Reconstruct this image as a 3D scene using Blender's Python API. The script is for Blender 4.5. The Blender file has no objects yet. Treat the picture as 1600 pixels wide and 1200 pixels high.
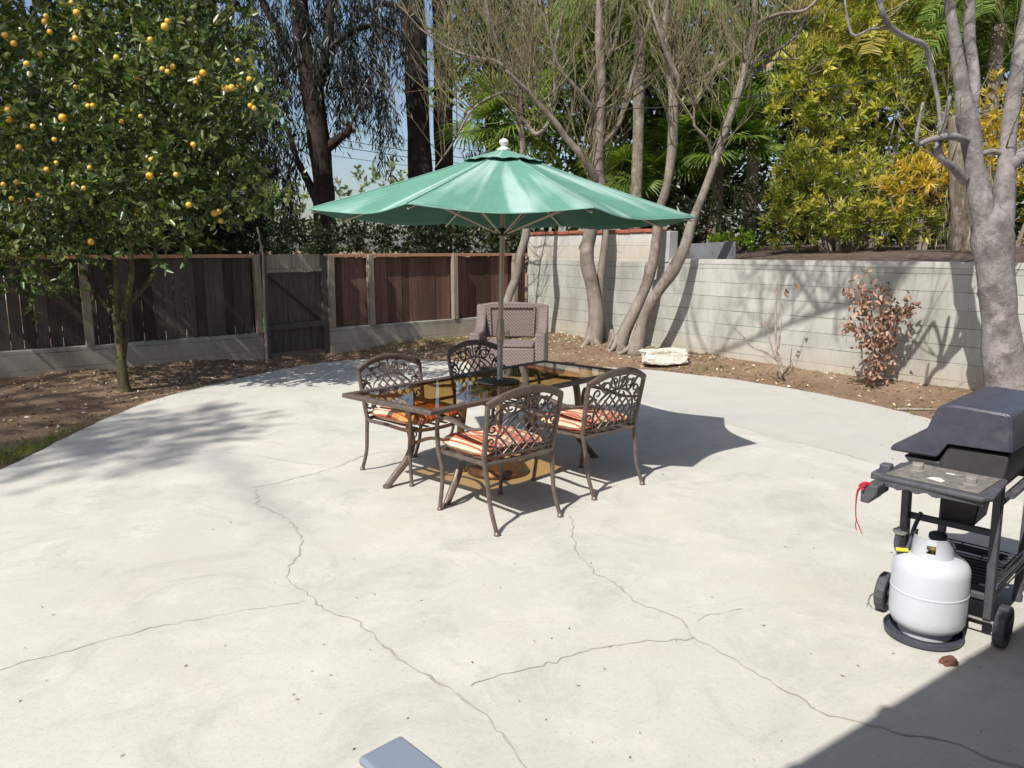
import bpy, math, random
import numpy as np
from mathutils import Vector, Matrix
random.seed(7); RNG = np.random.default_rng(7)
SC = bpy.context.scene; COL = SC.collection
R = math.radians
# ------------------------------------------------------------ camera, sky, sun
FPX, CH, HZ = 1200.0, 1.70, 390.0
PITCH = math.atan((600 - HZ) / FPX)
cam = bpy.data.cameras.new('camera'); camo = bpy.data.objects.new('camera', cam); COL.objects.link(camo)
camo.location = (0, 0, CH); camo.rotation_euler = (R(90) - PITCH, 0, 0)
cam.sensor_width = 36; cam.lens = 36 * FPX / 1600; cam.clip_start = .05; cam.clip_end = 2000
SC.camera = camo
SUN_TO = Vector((-.50, -.724, 1.0)).normalized()
W = bpy.data.worlds.new('World'); SC.world = W; W.use_nodes = True
wn = W.node_tree; bg = wn.nodes['Background']; sky = wn.nodes.new('ShaderNodeTexSky'); sky.sky_type = 'NISHITA'
sky.sun_disc = False; sky.sun_elevation = math.asin(SUN_TO.z); sky.sun_rotation = math.atan2(SUN_TO.x, SUN_TO.y)
sky.dust_density = 2.0; sky.ozone_density = 1.0
wn.links.new(sky.outputs[0], bg.inputs[0]); bg.inputs[1].default_value = .11
sl = bpy.data.lights.new('sun', 'SUN'); sl.energy = 4.8; sl.angle = R(.5); sl.color = (1, .968, .91)
so = bpy.data.objects.new('sun', sl); COL.objects.link(so); so.rotation_euler = SUN_TO.to_track_quat('Z', 'Y').to_euler()
SC.view_settings.view_transform = 'Standard'; SC.view_settings.look = 'None'; SC.view_settings.exposure = .31; SC.view_settings.gamma = 1
SC.cycles.max_bounces = 6; SC.cycles.transparent_max_bounces = 8; SC.cycles.caustics_refractive = False; SC.cycles.caustics_reflective = False

def at(x, y, z=0):      # photo direction -> point at height z
    u = (x - 800) / FPX; v = -(y - 600) / FPX; c, s = math.cos(PITCH), math.sin(PITCH)
    d = Vector((u, c + v * s, -s + v * c)); t = (z - CH) / d.z
    return Vector((d.x * t, d.y * t, z))
def atY(x, y, Y):       # photo direction -> point at depth Y
    u = (x - 800) / FPX; v = -(y - 600) / FPX; c, s = math.cos(PITCH), math.sin(PITCH)
    d = Vector((u, c + v * s, -s + v * c)); t = Y / d.y
    return Vector((d.x * t, Y, CH + d.z * t))

# ------------------------------------------------------------ materials
class N:
    def __init__(s, m): s.t = m.node_tree; s.b = s.t.nodes['Principled BSDF']; s.co = None
    def n(s, k, **kw):
        x = s.t.nodes.new(k)
        for a, b in kw.items(): setattr(x, a, b)
        return x
    def l(s, a, b): s.t.links.new(a, b)
    def obj(s):
        if s.co is None: s.co = s.n('ShaderNodeTexCoord').outputs['Object']
        return s.co
    def sc(s, v):
        m = s.n('ShaderNodeMapping'); m.inputs['Scale'].default_value = v; s.l(s.obj(), m.inputs[0]); return m.outputs[0]
    def noise(s, scale, det=4, rough=.6, vec=None, dist=0):
        x = s.n('ShaderNodeTexNoise'); x.inputs['Scale'].default_value = scale; x.inputs['Detail'].default_value = det
        x.inputs['Roughness'].default_value = rough; x.inputs['Distortion'].default_value = dist
        s.l(vec or s.obj(), x.inputs['Vector']); return x.outputs[0]
    def ramp(s, f, pts, mode='LINEAR'):
        x = s.n('ShaderNodeValToRGB'); s.l(f, x.inputs[0]); e = x.color_ramp.elements; x.color_ramp.interpolation = mode
        while len(e) < len(pts): e.new(.5)
        for i, (p, c) in enumerate(pts):
            e[i].position = p; e[i].color = (c, c, c, 1) if isinstance(c, (int, float)) else (*c, 1)
        return x.outputs[0]
    def mix(s, a, b, f, mode='MIX'):
        x = s.n('ShaderNodeMix', data_type='RGBA', blend_type=mode)
        for i, v in ((0, f), (6, a), (7, b)):
            if hasattr(v, 'links'): s.l(v, x.inputs[i])
            elif isinstance(v, (int, float)): x.inputs[i].default_value = v if i == 0 else (v, v, v, 1)
            else: x.inputs[i].default_value = (*v, 1)
        return x.outputs[2]
    def math(s, op, a, b=0, c=0):
        x = s.n('ShaderNodeMath', operation=op)
        for i, v in enumerate((a, b, c)):
            if hasattr(v, 'links'): s.l(v, x.inputs[i])
            else: x.inputs[i].default_value = v
        return x.outputs[0]
    def col(s, c): s.l(c, s.b.inputs['Base Color'])
    def bump(s, h, st, d=.02):
        x = s.n('ShaderNodeBump'); x.inputs['Strength'].default_value = st; x.inputs['Distance'].default_value = d
        s.l(h, x.inputs['Height']); s.l(x.outputs[0], s.b.inputs['Normal'])
def newmat(name, rough=.7, metal=0, spec=.5):
    m = bpy.data.materials.new(name); m.use_nodes = True; g = N(m)
    g.b.inputs['Roughness'].default_value = rough; g.b.inputs['Metallic'].default_value = metal
    g.b.inputs['Specular IOR Level'].default_value = spec
    return m, g
def simple(name, c, c2=None, scale=6, rough=.6, metal=0, bump=.15, bd=.003, bs=60, spec=.5, stretch=None, lo=.35, hi=.65):
    m, g = newmat(name, rough, metal, spec)
    vec = g.sc(stretch) if stretch else None
    g.col(g.mix(c, c2 or tuple(v * .7 for v in c), g.ramp(g.noise(scale, 5, vec=vec), [(lo, 0.), (hi, 1.)])))
    if bump: g.bump(g.noise(bs, 3, vec=vec), bump, bd)
    return m
def leafmat(name, cols, trans=.3, rough=.45, spec=.4):
    m, g = newmat(name, rough, 0, spec)
    a = g.n('ShaderNodeAttribute', attribute_name='rnd')
    pts = [(i / max(1, len(cols) - 1), c) for i, c in enumerate(cols)]
    c = g.ramp(a.outputs['Fac'], pts)
    g.col(c)
    if trans:
        tr = g.n('ShaderNodeBsdfTranslucent'); g.l(g.mix(c, (1.6, 1.7, .7), 1., 'MULTIPLY'), tr.inputs[0])
        mx = g.n('ShaderNodeMixShader'); mx.inputs[0].default_value = trans
        g.l(g.b.outputs[0], mx.inputs[1]); g.l(tr.outputs[0], mx.inputs[2])
        g.l(mx.outputs[0], g.t.nodes['Material Output'].inputs[0])
    return m
M = {}
# ------------------------------------------------------------ mesh builder
class MB:
    def __init__(s): s.v = []; s.f = []; s.m = []; s.uv = None
    def add(s, vs, fs, mi=0):
        o = len(s.v); s.v.extend([tuple(p) for p in vs]); s.f.extend([tuple(i + o for i in f) for f in fs]); s.m.extend([mi] * len(fs)); return s
    def box(s, c, d, rot=None, mi=0, taper=1.0):
        hx, hy, hz = d[0] / 2, d[1] / 2, d[2] / 2
        vs = [Vector((x * hx * (taper if z > 0 else 1), y * hy * (taper if z > 0 else 1), z * hz)) for z in (-1, 1) for x, y in ((-1, -1), (1, -1), (1, 1), (-1, 1))]
        if rot is not None: vs = [rot @ v for v in vs]
        c = Vector(c)
        return s.add([v + c for v in vs], [(3, 2, 1, 0), (4, 5, 6, 7), (0, 1, 5, 4), (1, 2, 6, 5), (2, 3, 7, 6), (3, 0, 4, 7)], mi)
    def tube(s, pts, r, n=8, mi=0, flat=1.0, wob=0, smooth=0, cap=True):
        pts = [Vector(p) for p in pts]
        if not hasattr(r, '__len__'): r = [r] * len(pts)
        if smooth: pts, r = spline(pts, r, smooth)
        up = None; rings = []
        for i, p in enumerate(pts):
            t = (pts[min(i + 1, len(pts) - 1)] - pts[max(i - 1, 0)]).normalized()
            if up is None: up = t.orthogonal().normalized() if abs(t.z) > .9 else Vector((0, 0, 1))
            a = (up - t * up.dot(t)); a = a.normalized() if a.length > 1e-6 else t.orthogonal().normalized(); up = a
            b = t.cross(a)
            ring = []
            for k in range(n):
                w = 1 + (random.uniform(-wob, wob) if wob else 0)
                th = 2 * math.pi * k / n
                ring.append(p + a * math.cos(th) * r[i] * flat * w + b * math.sin(th) * r[i] * w)
            rings.append(ring)
        vs = [v for g in rings for v in g]; fs = []
        for i in range(len(rings) - 1):
            for k in range(n):
                fs.append((i * n + k, i * n + (k + 1) % n, (i + 1) * n + (k + 1) % n, (i + 1) * n + k))
        if cap: fs.append(tuple(range(n - 1, -1, -1))); fs.append(tuple((len(rings) - 1) * n + k for k in range(n)))
        return s.add(vs, fs, mi)
    def lathe(s, prof, c=(0, 0, 0), n=24, mi=0, a0=0, a1=2 * math.pi):
        full = abs(a1 - a0 - 2 * math.pi) < 1e-6; k = n if full else n + 1; vs = []; fs = []
        for (r, z) in prof:
            for i in range(k):
                t = a0 + (a1 - a0) * i / n; vs.append((c[0] + r * math.cos(t), c[1] + r * math.sin(t), c[2] + z))
        for j in range(len(prof) - 1):
            for i in range(n):
                i2 = (i + 1) % k; fs.append((j * k + i, j * k + i2, (j + 1) * k + i2, (j + 1) * k + i))
        return s.add(vs, fs, mi)
    def prism(s, poly, axis, a, b, mi=0):   # poly of 2D points, extruded on axis from a to b
        def mk(p, h): return {'x': (h, p[0], p[1]), 'y': (p[0], h, p[1]), 'z': (p[0], p[1], h)}[axis]
        n = len(poly); vs = [mk(p, a) for p in poly] + [mk(p, b) for p in poly]
        fs = [tuple(range(n)), tuple(range(2 * n - 1, n - 1, -1))] + [(i, (i + 1) % n, n + (i + 1) % n, n + i) for i in range(n)]
        return s.add(vs, fs, mi)
    def build(s, name, mats, parent=None, smooth=False, bevel=0, seg=2):
        me = bpy.data.meshes.new(name); me.from_pydata(s.v, [], s.f)
        for m in (mats if isinstance(mats, (list, tuple)) else [mats]): me.materials.append(m)
        if any(s.m): me.polygons.foreach_set('material_index', s.m)
        me.validate(); me.update()
        import bmesh
        bm = bmesh.new(); bm.from_mesh(me); bmesh.ops.recalc_face_normals(bm, faces=bm.faces[:]); bm.to_mesh(me); bm.free()
        if smooth:
            me.polygons.foreach_set('use_smooth', [True] * len(me.polygons))
            if smooth != 'all': me.set_sharp_from_angle(angle=R(38))
        o = bpy.data.objects.new(name, me); COL.objects.link(o)
        if parent is not None: o.parent = parent
        if bevel:
            b = o.modifiers.new('bevel', 'BEVEL'); b.width = bevel; b.segments = seg; b.limit_method = 'ANGLE'; b.angle_limit = R(35)
            me.polygons.foreach_set('use_smooth', [True] * len(me.polygons)); me.set_sharp_from_angle(angle=R(38))
        return o
def spline(pts, r, k):
    P, Q = [], []
    n = len(pts)
    for i in range(n - 1):
        p0, p1, p2, p3 = pts[max(i - 1, 0)], pts[i], pts[i + 1], pts[min(i + 2, n - 1)]
        for j in range(k):
            t = j / k
            P.append(.5 * ((2 * p1) + (p2 - p0) * t + (2 * p0 - 5 * p1 + 4 * p2 - p3) * t * t + (3 * p1 - p0 - 3 * p2 + p3) * t ** 3))
            Q.append(r[i] + (r[i + 1] - r[i]) * t)
    P.append(pts[-1]); Q.append(r[-1]); return P, Q
def tag(o, label=None, cat=None, group=None, kind=None):
    if label: o['label'] = label
    if cat: o['category'] = cat
    if group: o['group'] = group
    if kind: o['kind'] = kind
    return o
def thing(name, loc, rz=0, label=None, cat=None, group=None):
    o = bpy.data.objects.new(name, None); COL.objects.link(o); o.location = loc; o.rotation_euler = (0, 0, rz); o.empty_display_size = .1
    return tag(o, label, cat, group)
def copytree(o, parent=None):
    c = o.copy(); COL.objects.link(c); c.parent = parent
    for ch in list(o.children): copytree(ch, c)
    return c
def rows(a): return np.asarray(a, dtype=np.float64)
def leaves(name, P, D, L, Wd, mat, parent=None, cup=.15, rnd=None, fine=False):
    P, D = rows(P), rows(D); n = len(P); D = D / np.linalg.norm(D, axis=1)[:, None]
    L = np.broadcast_to(L, n)[:, None] * RNG.uniform(.7, 1.25, (n, 1)); Wd = np.broadcast_to(Wd, n)[:, None] * RNG.uniform(.75, 1.2, (n, 1))
    Q = RNG.normal(size=(n, 3)); Q[:, 2] += .0; S = np.cross(D, Q); S /= np.linalg.norm(S, axis=1)[:, None]; U = np.cross(S, D)
    c = cup * Wd
    if fine:
        pts = [P, P + D * L * .33 + S * Wd * .5 + U * c, P + D * L * .7 + S * Wd * .38 + U * c - U * L * .04, P + D * L - U * L * .12,
               P + D * L * .7 - S * Wd * .38 + U * c - U * L * .04, P + D * L * .33 - S * Wd * .5 + U * c]
        V = np.stack(pts, 1).reshape(-1, 3); F = np.array([[0, 1, 2, 3], [0, 3, 4, 5]]); k = 6; fk = 4
    else:
        pts = [P, P + D * L * .45 + S * Wd * .5 + U * c, P + D * L, P + D * L * .45 - S * Wd * .5 + U * c]
        V = np.stack(pts, 1).reshape(-1, 3); F = np.array([[0, 1, 2], [0, 2, 3]]); k = 4; fk = 3
    idx = (np.arange(n)[:, None, None] * k + F[None]).reshape(-1, fk)
    me = bpy.data.meshes.new(name); nf = len(idx)
    me.vertices.add(len(V)); me.vertices.foreach_set('co', V.ravel().astype(np.float32))
    me.loops.add(nf * fk); me.loops.foreach_set('vertex_index', idx.ravel().astype(np.int32))
    me.polygons.add(nf); me.polygons.foreach_set('loop_start', np.arange(0, nf * fk, fk, dtype=np.int32)); me.polygons.foreach_set('loop_total', np.full(nf, fk, dtype=np.int32))
    me.update(calc_edges=True); me.validate()
    r = RNG.random(n) if rnd is None else np.clip(rows(rnd), 0, 1)
    at_ = me.attributes.new('rnd', 'FLOAT', 'FACE'); at_.data.foreach_set('value', np.repeat(r, 2).astype(np.float32))
    me.materials.append(mat); o = bpy.data.objects.new(name, me); COL.objects.link(o)
    if parent is not None: o.parent = parent
    return o
def unit(n):
    q = RNG.normal(size=(n, 3)); return q / np.linalg.norm(q, axis=1)[:, None]
def sprigs(ells, per, dens, ln, shell=.55, bias=(0, 0, .3), spread=.8):
    """leaf positions/directions on short sprigs through ellipsoid volumes; ells=[(cx,cy,cz,rx,ry,rz)]"""
    Ps, Ds, Rs, A, B = [], [], [], [], []
    for e in ells:
        c, r = rows(e[:3]), rows(e[3:6]); ns = max(6, int(dens * r[0] * r[2] * 4))
        u = unit(ns); rad = RNG.uniform(shell, 1.08, (ns, 1)) ** .8
        C = c + u * r * rad; ax = u + unit(ns) * .6 + rows(bias); ax /= np.linalg.norm(ax, axis=1)[:, None]
        tone = RNG.random(ns)
        for k in range(per):
            t = RNG.random((ns, 1)); P = C + ax * ln * t + unit(ns) * ln * .08
            D = ax * .7 + unit(ns) * spread
            Ps.append(P); Ds.append(D); Rs.append(np.clip(tone * .7 + RNG.random(ns) * .3, 0, 1))
        A.append(C - ax * ln * .2); B.append(C + ax * ln)
    return np.concatenate(Ps), np.concatenate(Ds), np.concatenate(Rs), np.concatenate(A), np.concatenate(B)
def twigs_mesh(mb, A, B, r=.006):
    for a, b in zip(A, B): mb.tube([a, (Vector(a) + Vector(b)) / 2 + Vector((0, 0, .02)), b], [r, r * .7, r * .4], n=3, cap=False)

# ------------------------------------------------------------ material set
def mk_concrete():
    m, g = newmat('concrete', .88, 0, .25)
    big = g.ramp(g.noise(.7, 5, .65), [(.3, 0.), (.7, 1.)])
    c = g.mix((.53, .51, .45), (.445, .435, .395), big)
    c = g.mix(c, (.59, .56, .50), g.ramp(g.noise(2.3, 6, .7), [(.5, 0.), (.72, .75)]))
    c = g.mix(c, (.34, .33, .30), g.ramp(g.noise(1.6, 9, .78, dist=.8), [(.50, 0.), (.70, .75)]))
    c = g.mix(c, (.50, .44, .36), g.ramp(g.noise(.9, 5, .7, dist=.4), [(.54, 0.), (.7, .5)]))
    c = g.mix(c, (.27, .25, .22), g.ramp(g.noise(9, 10, .85, dist=1.2), [(.60, 0.), (.74, .55)]))
    c = g.mix(c, (.33, .31, .275), g.ramp(g.noise(46, 5, .85), [(.53, 0.), (.68, .6)]))
    c = g.mix(c, (.66, .62, .54), g.ramp(g.noise(24, 6, .8, dist=.4), [(.6, 0.), (.75, .4)]))
    sx = g.n('ShaderNodeSeparateXYZ'); g.l(g.obj(), sx.inputs[0]); X, Y = sx.outputs[0], sx.outputs[1]
    # older greyer pour along the far right edge
    d = g.math('ADD', g.math('MULTIPLY', g.math('SUBTRACT', X, 2.13), .863), g.math('MULTIPLY', g.math('SUBTRACT', Y, 7.35), .505))
    d = g.math('ADD', d, g.math('MULTIPLY', g.math('SUBTRACT', g.noise(3, 4), .5), .12))
    c = g.mix(c, (.40, .39, .36), g.ramp(d, [(.0, 0.), (.03, .62)]))
    # damp run-off stain, a band from the back to the front crack
    e = g.math('ADD', g.math('MULTIPLY', g.math('ADD', X, 2.62), .84), g.math('MULTIPLY', g.math('SUBTRACT', Y, 6.48), .54))
    e = g.math('ABSOLUTE', g.math('ADD', e, g.math('MULTIPLY', g.math('SUBTRACT', g.noise(2.2, 4), .5), .5)))
    band = g.ramp(e, [(.03, 1.), (.24, 0.)])
    lim = g.math('MULTIPLY', g.ramp(g.math('MULTIPLY', Y, .1), [(.42, 0.), (.50, 1.), (.62, 1.), (.72, 0.)]), band)
    c = g.mix(c, (.335, .325, .31), g.math('MULTIPLY', lim, .8))
    # faint tyre / shoe prints and rust spots
    c = g.mix(c, (.45, .36, .26), g.ramp(g.noise(1.1, 7, .8, dist=1.5), [(.68, 0.), (.8, .35)]))
    g.col(c); g.bump(g.math('ADD', g.noise(120, 3), g.math('MULTIPLY', g.noise(6, 4), 1.5)), .25, .004)
    return m
M['concrete'] = mk_concrete()
M['crack'] = simple('crack', (.27, .245, .205), (.42, .385, .32), 9, .95, bump=0)
def mk_soil():
    m, g = newmat('soil', .95, 0, .1)
    c = g.mix((.20, .13, .085), (.30, .215, .15), g.ramp(g.noise(1.4, 6, .7), [(.35, 0.), (.7, 1.)]))
    c = g.mix(c, (.11, .075, .05), g.ramp(g.noise(9, 8, .8), [(.5, 0.), (.72, .8)]))
    c = g.mix(c, (.46, .39, .30), g.ramp(g.noise(60, 4, .8), [(.6, 0.), (.76, .6)]))
    c = g.mix(c, (.13, .15, .05), g.ramp(g.noise(.9, 5, .7), [(.6, 0.), (.75, .45)]))
    g.col(c); g.bump(g.math('ADD', g.noise(18, 8, .8), g.math('MULTIPLY', g.noise(90, 4), .4)), .9, .03)
    return m
M['soil'] = mk_soil()
def blockmat(name, base, alt, dirt, paint=None):
    m, g = newmat(name, .92, 0, .2)
    mp = g.n('ShaderNodeMapping'); mp.inputs['Rotation'].default_value = (R(90), 0, 0)
    sx = g.n('ShaderNodeSeparateXYZ'); g.l(g.obj(), sx.inputs[0])
    cb = g.n('ShaderNodeCombineXYZ'); g.l(sx.outputs[0], cb.inputs[0]); g.l(sx.outputs[2], cb.inputs[1])
    br = g.n('ShaderNodeTexBrick'); g.l(cb.outputs[0], br.inputs[0]); br.inputs['Scale'].default_value = 1
    br.inputs['Brick Width'].default_value = .406; br.inputs['Row Height'].default_value = .203; br.inputs['Mortar Size'].default_value = .006
    br.inputs['Mortar Smooth'].default_value = .5
    br.inputs['Color1'].default_value = (0, 0, 0, 1); br.inputs['Color2'].default_value = (1, 1, 1, 1); br.inputs['Mortar'].default_value = (.5, .5, .5, 1)
    c = g.mix(base, alt, br.outputs[0])
    c = g.mix(c, tuple(v * 1.18 for v in base), g.ramp(g.noise(2.5, 6, .7), [(.45, 0.), (.7, .8)]))
    c = g.mix(c, dirt, g.ramp(g.noise(1.2, 6, .75, vec=g.sc((1, 1, .35))), [(.42, 0.), (.66, .75)]))
    c = g.mix(c, tuple(v * .45 for v in dirt), g.ramp(g.noise(45, 5, .8), [(.58, 0.), (.8, .4)]))
    mo = br.outputs['Fac']
    fz = g.math('FRACT', g.math('DIVIDE', sx.outputs[2], .203)); hz_ = g.math('LESS_THAN', g.math('ABSOLUTE', g.math('SUBTRACT', g.math('ABSOLUTE', g.math('SUBTRACT', fz, .5)), .5)), .03)
    vert = g.math('MULTIPLY', mo, g.math('ADD', .12, g.math('MULTIPLY', hz_, g.ramp(g.noise(1.7, 3), [(.38, .12), (.62, .8)]))))
    c = g.mix(c, tuple(v * .42 for v in dirt), vert)
    # weathering near the foot of the wall
    c = g.mix(c, (.42, .36, .27), g.ramp(g.math('ADD', sx.outputs[2], g.math('MULTIPLY', g.noise(2.5, 5), .35)), [(.32, .55), (.62, 0.)]))
    g.col(c)
    g.bump(g.math('SUBTRACT', g.math('MULTIPLY', g.noise(70, 4), .35), mo), .5, .008)
    return m
M['block'] = blockmat('grey block', (.37, .368, .34), (.45, .442, .41), (.215, .21, .17))
M['lowblock'] = blockmat('low block', (.31, .30, .265), (.37, .355, .31), (.12, .11, .085))
M['whitewall'] = simple('whitewashed render', (.52, .52, .505), (.40, .40, .385), 3, .9, bump=.3, bs=30, bd=.01)
M['redtile'] = simple('red coping tile', (.36, .115, .07), (.24, .07, .045), 9, .8, bump=.3)
M['rooftile'] = simple('clay roof tile', (.30, .13, .09), (.2, .09, .06), 5, .85)
def woodmat(name, a, b, dark, s=1.):
    m, g = newmat(name, .85, 0, .2)
    oi = g.n('ShaderNodeTexCoord').outputs['Object']
    v = g.sc((14, 14, .9)); c = g.mix(a, b, g.ramp(g.noise(1.5, 6, .75, vec=v), [(.3, 0.), (.7, 1.)]))
    c = g.mix(c, dark, g.ramp(g.noise(5, 8, .8, vec=g.sc((6, 6, .6))), [(.5, 0.), (.72, .85)]))
    at_ = g.n('ShaderNodeAttribute', attribute_name='tone'); c = g.mix(c, g.mix(c, .2, 1, 'MULTIPLY'), g.math('MULTIPLY', at_.outputs['Fac'], .8))
    g.col(c); g.bump(g.noise(3, 8, .8, vec=g.sc((30, 30, 1.2))), .5, .006)
    return m
M['board'] = woodmat('fence board', (.135, .082, .066), (.225, .118, .092), (.035, .025, .02))
M['greyboard'] = woodmat('weathered board', (.072, .06, .05), (.13, .112, .095), (.025, .02, .017))
M['post'] = woodmat('weathered post', (.24, .20, .16), (.33, .28, .225), (.12, .09, .07))
M['rail'] = woodmat('redwood rail', (.40, .20, .12), (.5, .28, .18), (.2, .1, .06))
M['bark'] = None
def bark(name, a, b, c3, sc=1., st=(1, 1, .25)):
    m, g = newmat(name, .92, 0, .15)
    v = g.sc(st); c = g.mix(a, b, g.ramp(g.noise(7 * sc, 7, .7, vec=v), [(.35, 0.), (.65, 1.)]))
    c = g.mix(c, c3, g.ramp(g.noise(2.2 * sc, 6, .7), [(.48, 0.), (.64, .9)]))
    c = g.mix(c, tuple(min(1, v * 1.35) for v in a), g.ramp(g.noise(3.7 * sc, 5, .6), [(.56, 0.), (.7, .7)])); c = g.mix(c, tuple(v * .35 for v in b), g.ramp(g.noise(16 * sc, 8, .8, vec=v), [(.54, 0.), (.72, .7)]))
    g.col(c); g.bump(g.noise(22 * sc, 8, .75, vec=v), .9, .02); return m
M['palebark'] = bark('smooth grey bark', (.285, .245, .21), (.20, .17, .14), (.12, .095, .075))
M['bigbark'] = bark('silvery grey bark', (.33, .30, .29), (.22, .195, .185), (.12, .105, .10), 1.6, (1, 1, .8))
M['darkbark'] = bark('dark eucalyptus bark', (.036, .027, .023), (.02, .015, .013), (.06, .046, .04), .5, (1, 1, .15))
M['citrusbark'] = bark('citrus bark', (.09, .078, .045), (.055, .045, .032), (.15, .15, .05), 2)
M['palmbark'] = bark('fibrous palm bark', (.30, .26, .2), (.16, .12, .09), (.4, .36, .3), 2., (3, 3, .5))
M['shoot'] = bark('green brown shoots', (.22, .195, .10), (.14, .12, .07), (.30, .26, .19), 2)
M['deadwood'] = bark('bleached dead wood', (.48, .42, .36), (.33, .27, .22), (.2, .15, .12), 3)
M['citrus'] = leafmat('citrus leaf', [(.022, .04, .012), (.045, .075, .02), (.085, .125, .035), (.15, .18, .055), (.32, .32, .13)], .25, .32, .5)
M['euc'] = leafmat('eucalyptus leaf', [(.014, .02, .014), (.022, .03, .022), (.045, .055, .045)], .08, .4)
M['hedge'] = leafmat('hedge leaf', [(.012, .02, .008), (.025, .04, .015), (.05, .075, .03)], .15)
M['back'] = leafmat('background leaf', [(.02, .035, .008), (.05, .085, .018), (.10, .14, .03), (.17, .19, .05)], .3)
M['yellow'] = leafmat('yellow green leaf', [(.05, .075, .018), (.17, .20, .035), (.38, .38, .065), (.62, .54, .12)], .38, .4)
M['goldleaf'] = leafmat('golden leaf', [(.24, .21, .035), (.50, .38, .06), (.66, .44, .08)], .35, .4)
M['frond'] = leafmat('palm frond', [(.06, .11, .02), (.12, .19, .03), (.22, .28, .05)], .35, .4)
M['goldfrond'] = leafmat('golden palm frond', [(.16, .17, .03), (.30, .27, .05), (.36, .25, .08)], .35, .45)
M['lime'] = leafmat('lime shrub leaf', [(.18, .3, .02), (.32, .45, .03)], .4)
M['deadleaf'] = leafmat('dead brown leaf', [(.17, .08, .055), (.32, .17, .125), (.44, .26, .20), (.52, .36, .28)], .2, .6)
M['litter'] = leafmat('fallen leaf', [(.10, .06, .03), (.22, .15, .08), (.42, .32, .19), (.62, .54, .40)], 0, .8)
M['grass'] = leafmat('grass blade', [(.08, .13, .02), (.16, .22, .04), (.3, .3, .09)], .3)
M['orange'] = simple('orange peel', (.72, .36, .04), (.62, .42, .07), 4, .4, bump=.2, bs=120)
M['bronze'] = simple('bronze cast aluminium', (.155, .118, .10), (.10, .075, .063), 20, .42, .25, bump=.2)
M['darkmetal'] = simple('dark metal', (.05, .045, .042), (.03, .028, .026), 12, .5, .3)
M['pole'] = simple('tan pole', (.48, .41, .33), (.42, .35, .27), 3, .4, .2, bump=0)
M['greypole'] = simple('grey pole', (.40, .39, .41), (.33, .32, .33), 3, .35, .3, bump=0)
M['white'] = simple('white plastic', (.75, .73, .69), (.66, .64, .6), 8, .4, bump=0)
M['grillblack'] = simple('weathered black enamel', (.062, .066, .088), (.040, .043, .06), 16, .42, 0, bump=.25, bs=150, lo=.3, hi=.7)
M['grillgrey'] = simple('dusty charcoal plastic', (.085, .085, .095), (.06, .06, .068), 30, .6, bump=.3, bs=90)
M['fire'] = simple('sooty steel', (.035, .033, .036), (.055, .052, .05), 9, .55, bump=.2)
M['dusty'] = simple('dusty metal plate', (.20, .185, .165), (.12, .11, .10), 30, .75, bump=.4, bs=110)
M['knob'] = simple('grey knob', (.30, .27, .25), (.22, .2, .19), 20, .5, bump=0)
M['rubber'] = simple('wheel plastic', (.045, .045, .055), (.07, .068, .075), 25, .65)
M['tank'] = simple('white tank paint', (.51, .53, .565), (.44, .455, .47), 3, .3, bump=.05, lo=.5, hi=.8)
M['steel'] = simple('galvanised steel', (.45, .45, .45), (.32, .32, .32), 9, .35, .7)
M['brass'] = simple('brass fitting', (.5, .33, .1), (.4, .28, .1), 9, .4, .6)
M['yellowtag'] = simple('yellow tag', (.7, .6, .06), None, 9, .5, bump=0)
M['red'] = simple('red string', (.5, .03, .06), None, 9, .6, bump=0)
M['blueplastic'] = simple('blue grey plastic', (.20, .235, .29), (.18, .212, .262), 5, .42, bump=.1, bs=200, bd=.001)
M['rock'] = simple('white rock', (.68, .63, .56), (.52, .46, .39), 7, .9, bump=.9, bs=14, bd=.03)
M['stucco'] = simple('house stucco', (.42, .40, .36), (.35, .33, .3), 3, .9)
M['slab'] = simple('grey slab', (.13, .135, .14), (.10, .10, .105), 4, .8)
def scuffed(m, col_, sc_=5, lo=.6, hi=.72, amt=.5):
    g = N(m); b = g.b.inputs['Base Color']; src = b.links[0].from_socket
    g.col(g.mix(src, col_, g.math('MULTIPLY', g.ramp(g.noise(sc_, 9, .8, dist=.7), [(lo, 0.), (hi, 1.)]), amt)))
scuffed(M['grillblack'], (.17, .16, .15), 6, .56, .72, .55); scuffed(M['grillgrey'], (.22, .20, .18), 9, .55, .72, .5); scuffed(M['tank'], (.30, .27, .23), 7, .66, .76, .55); scuffed(M['dusty'], (.34, .32, .28), 12, .5, .65, .6)
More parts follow.
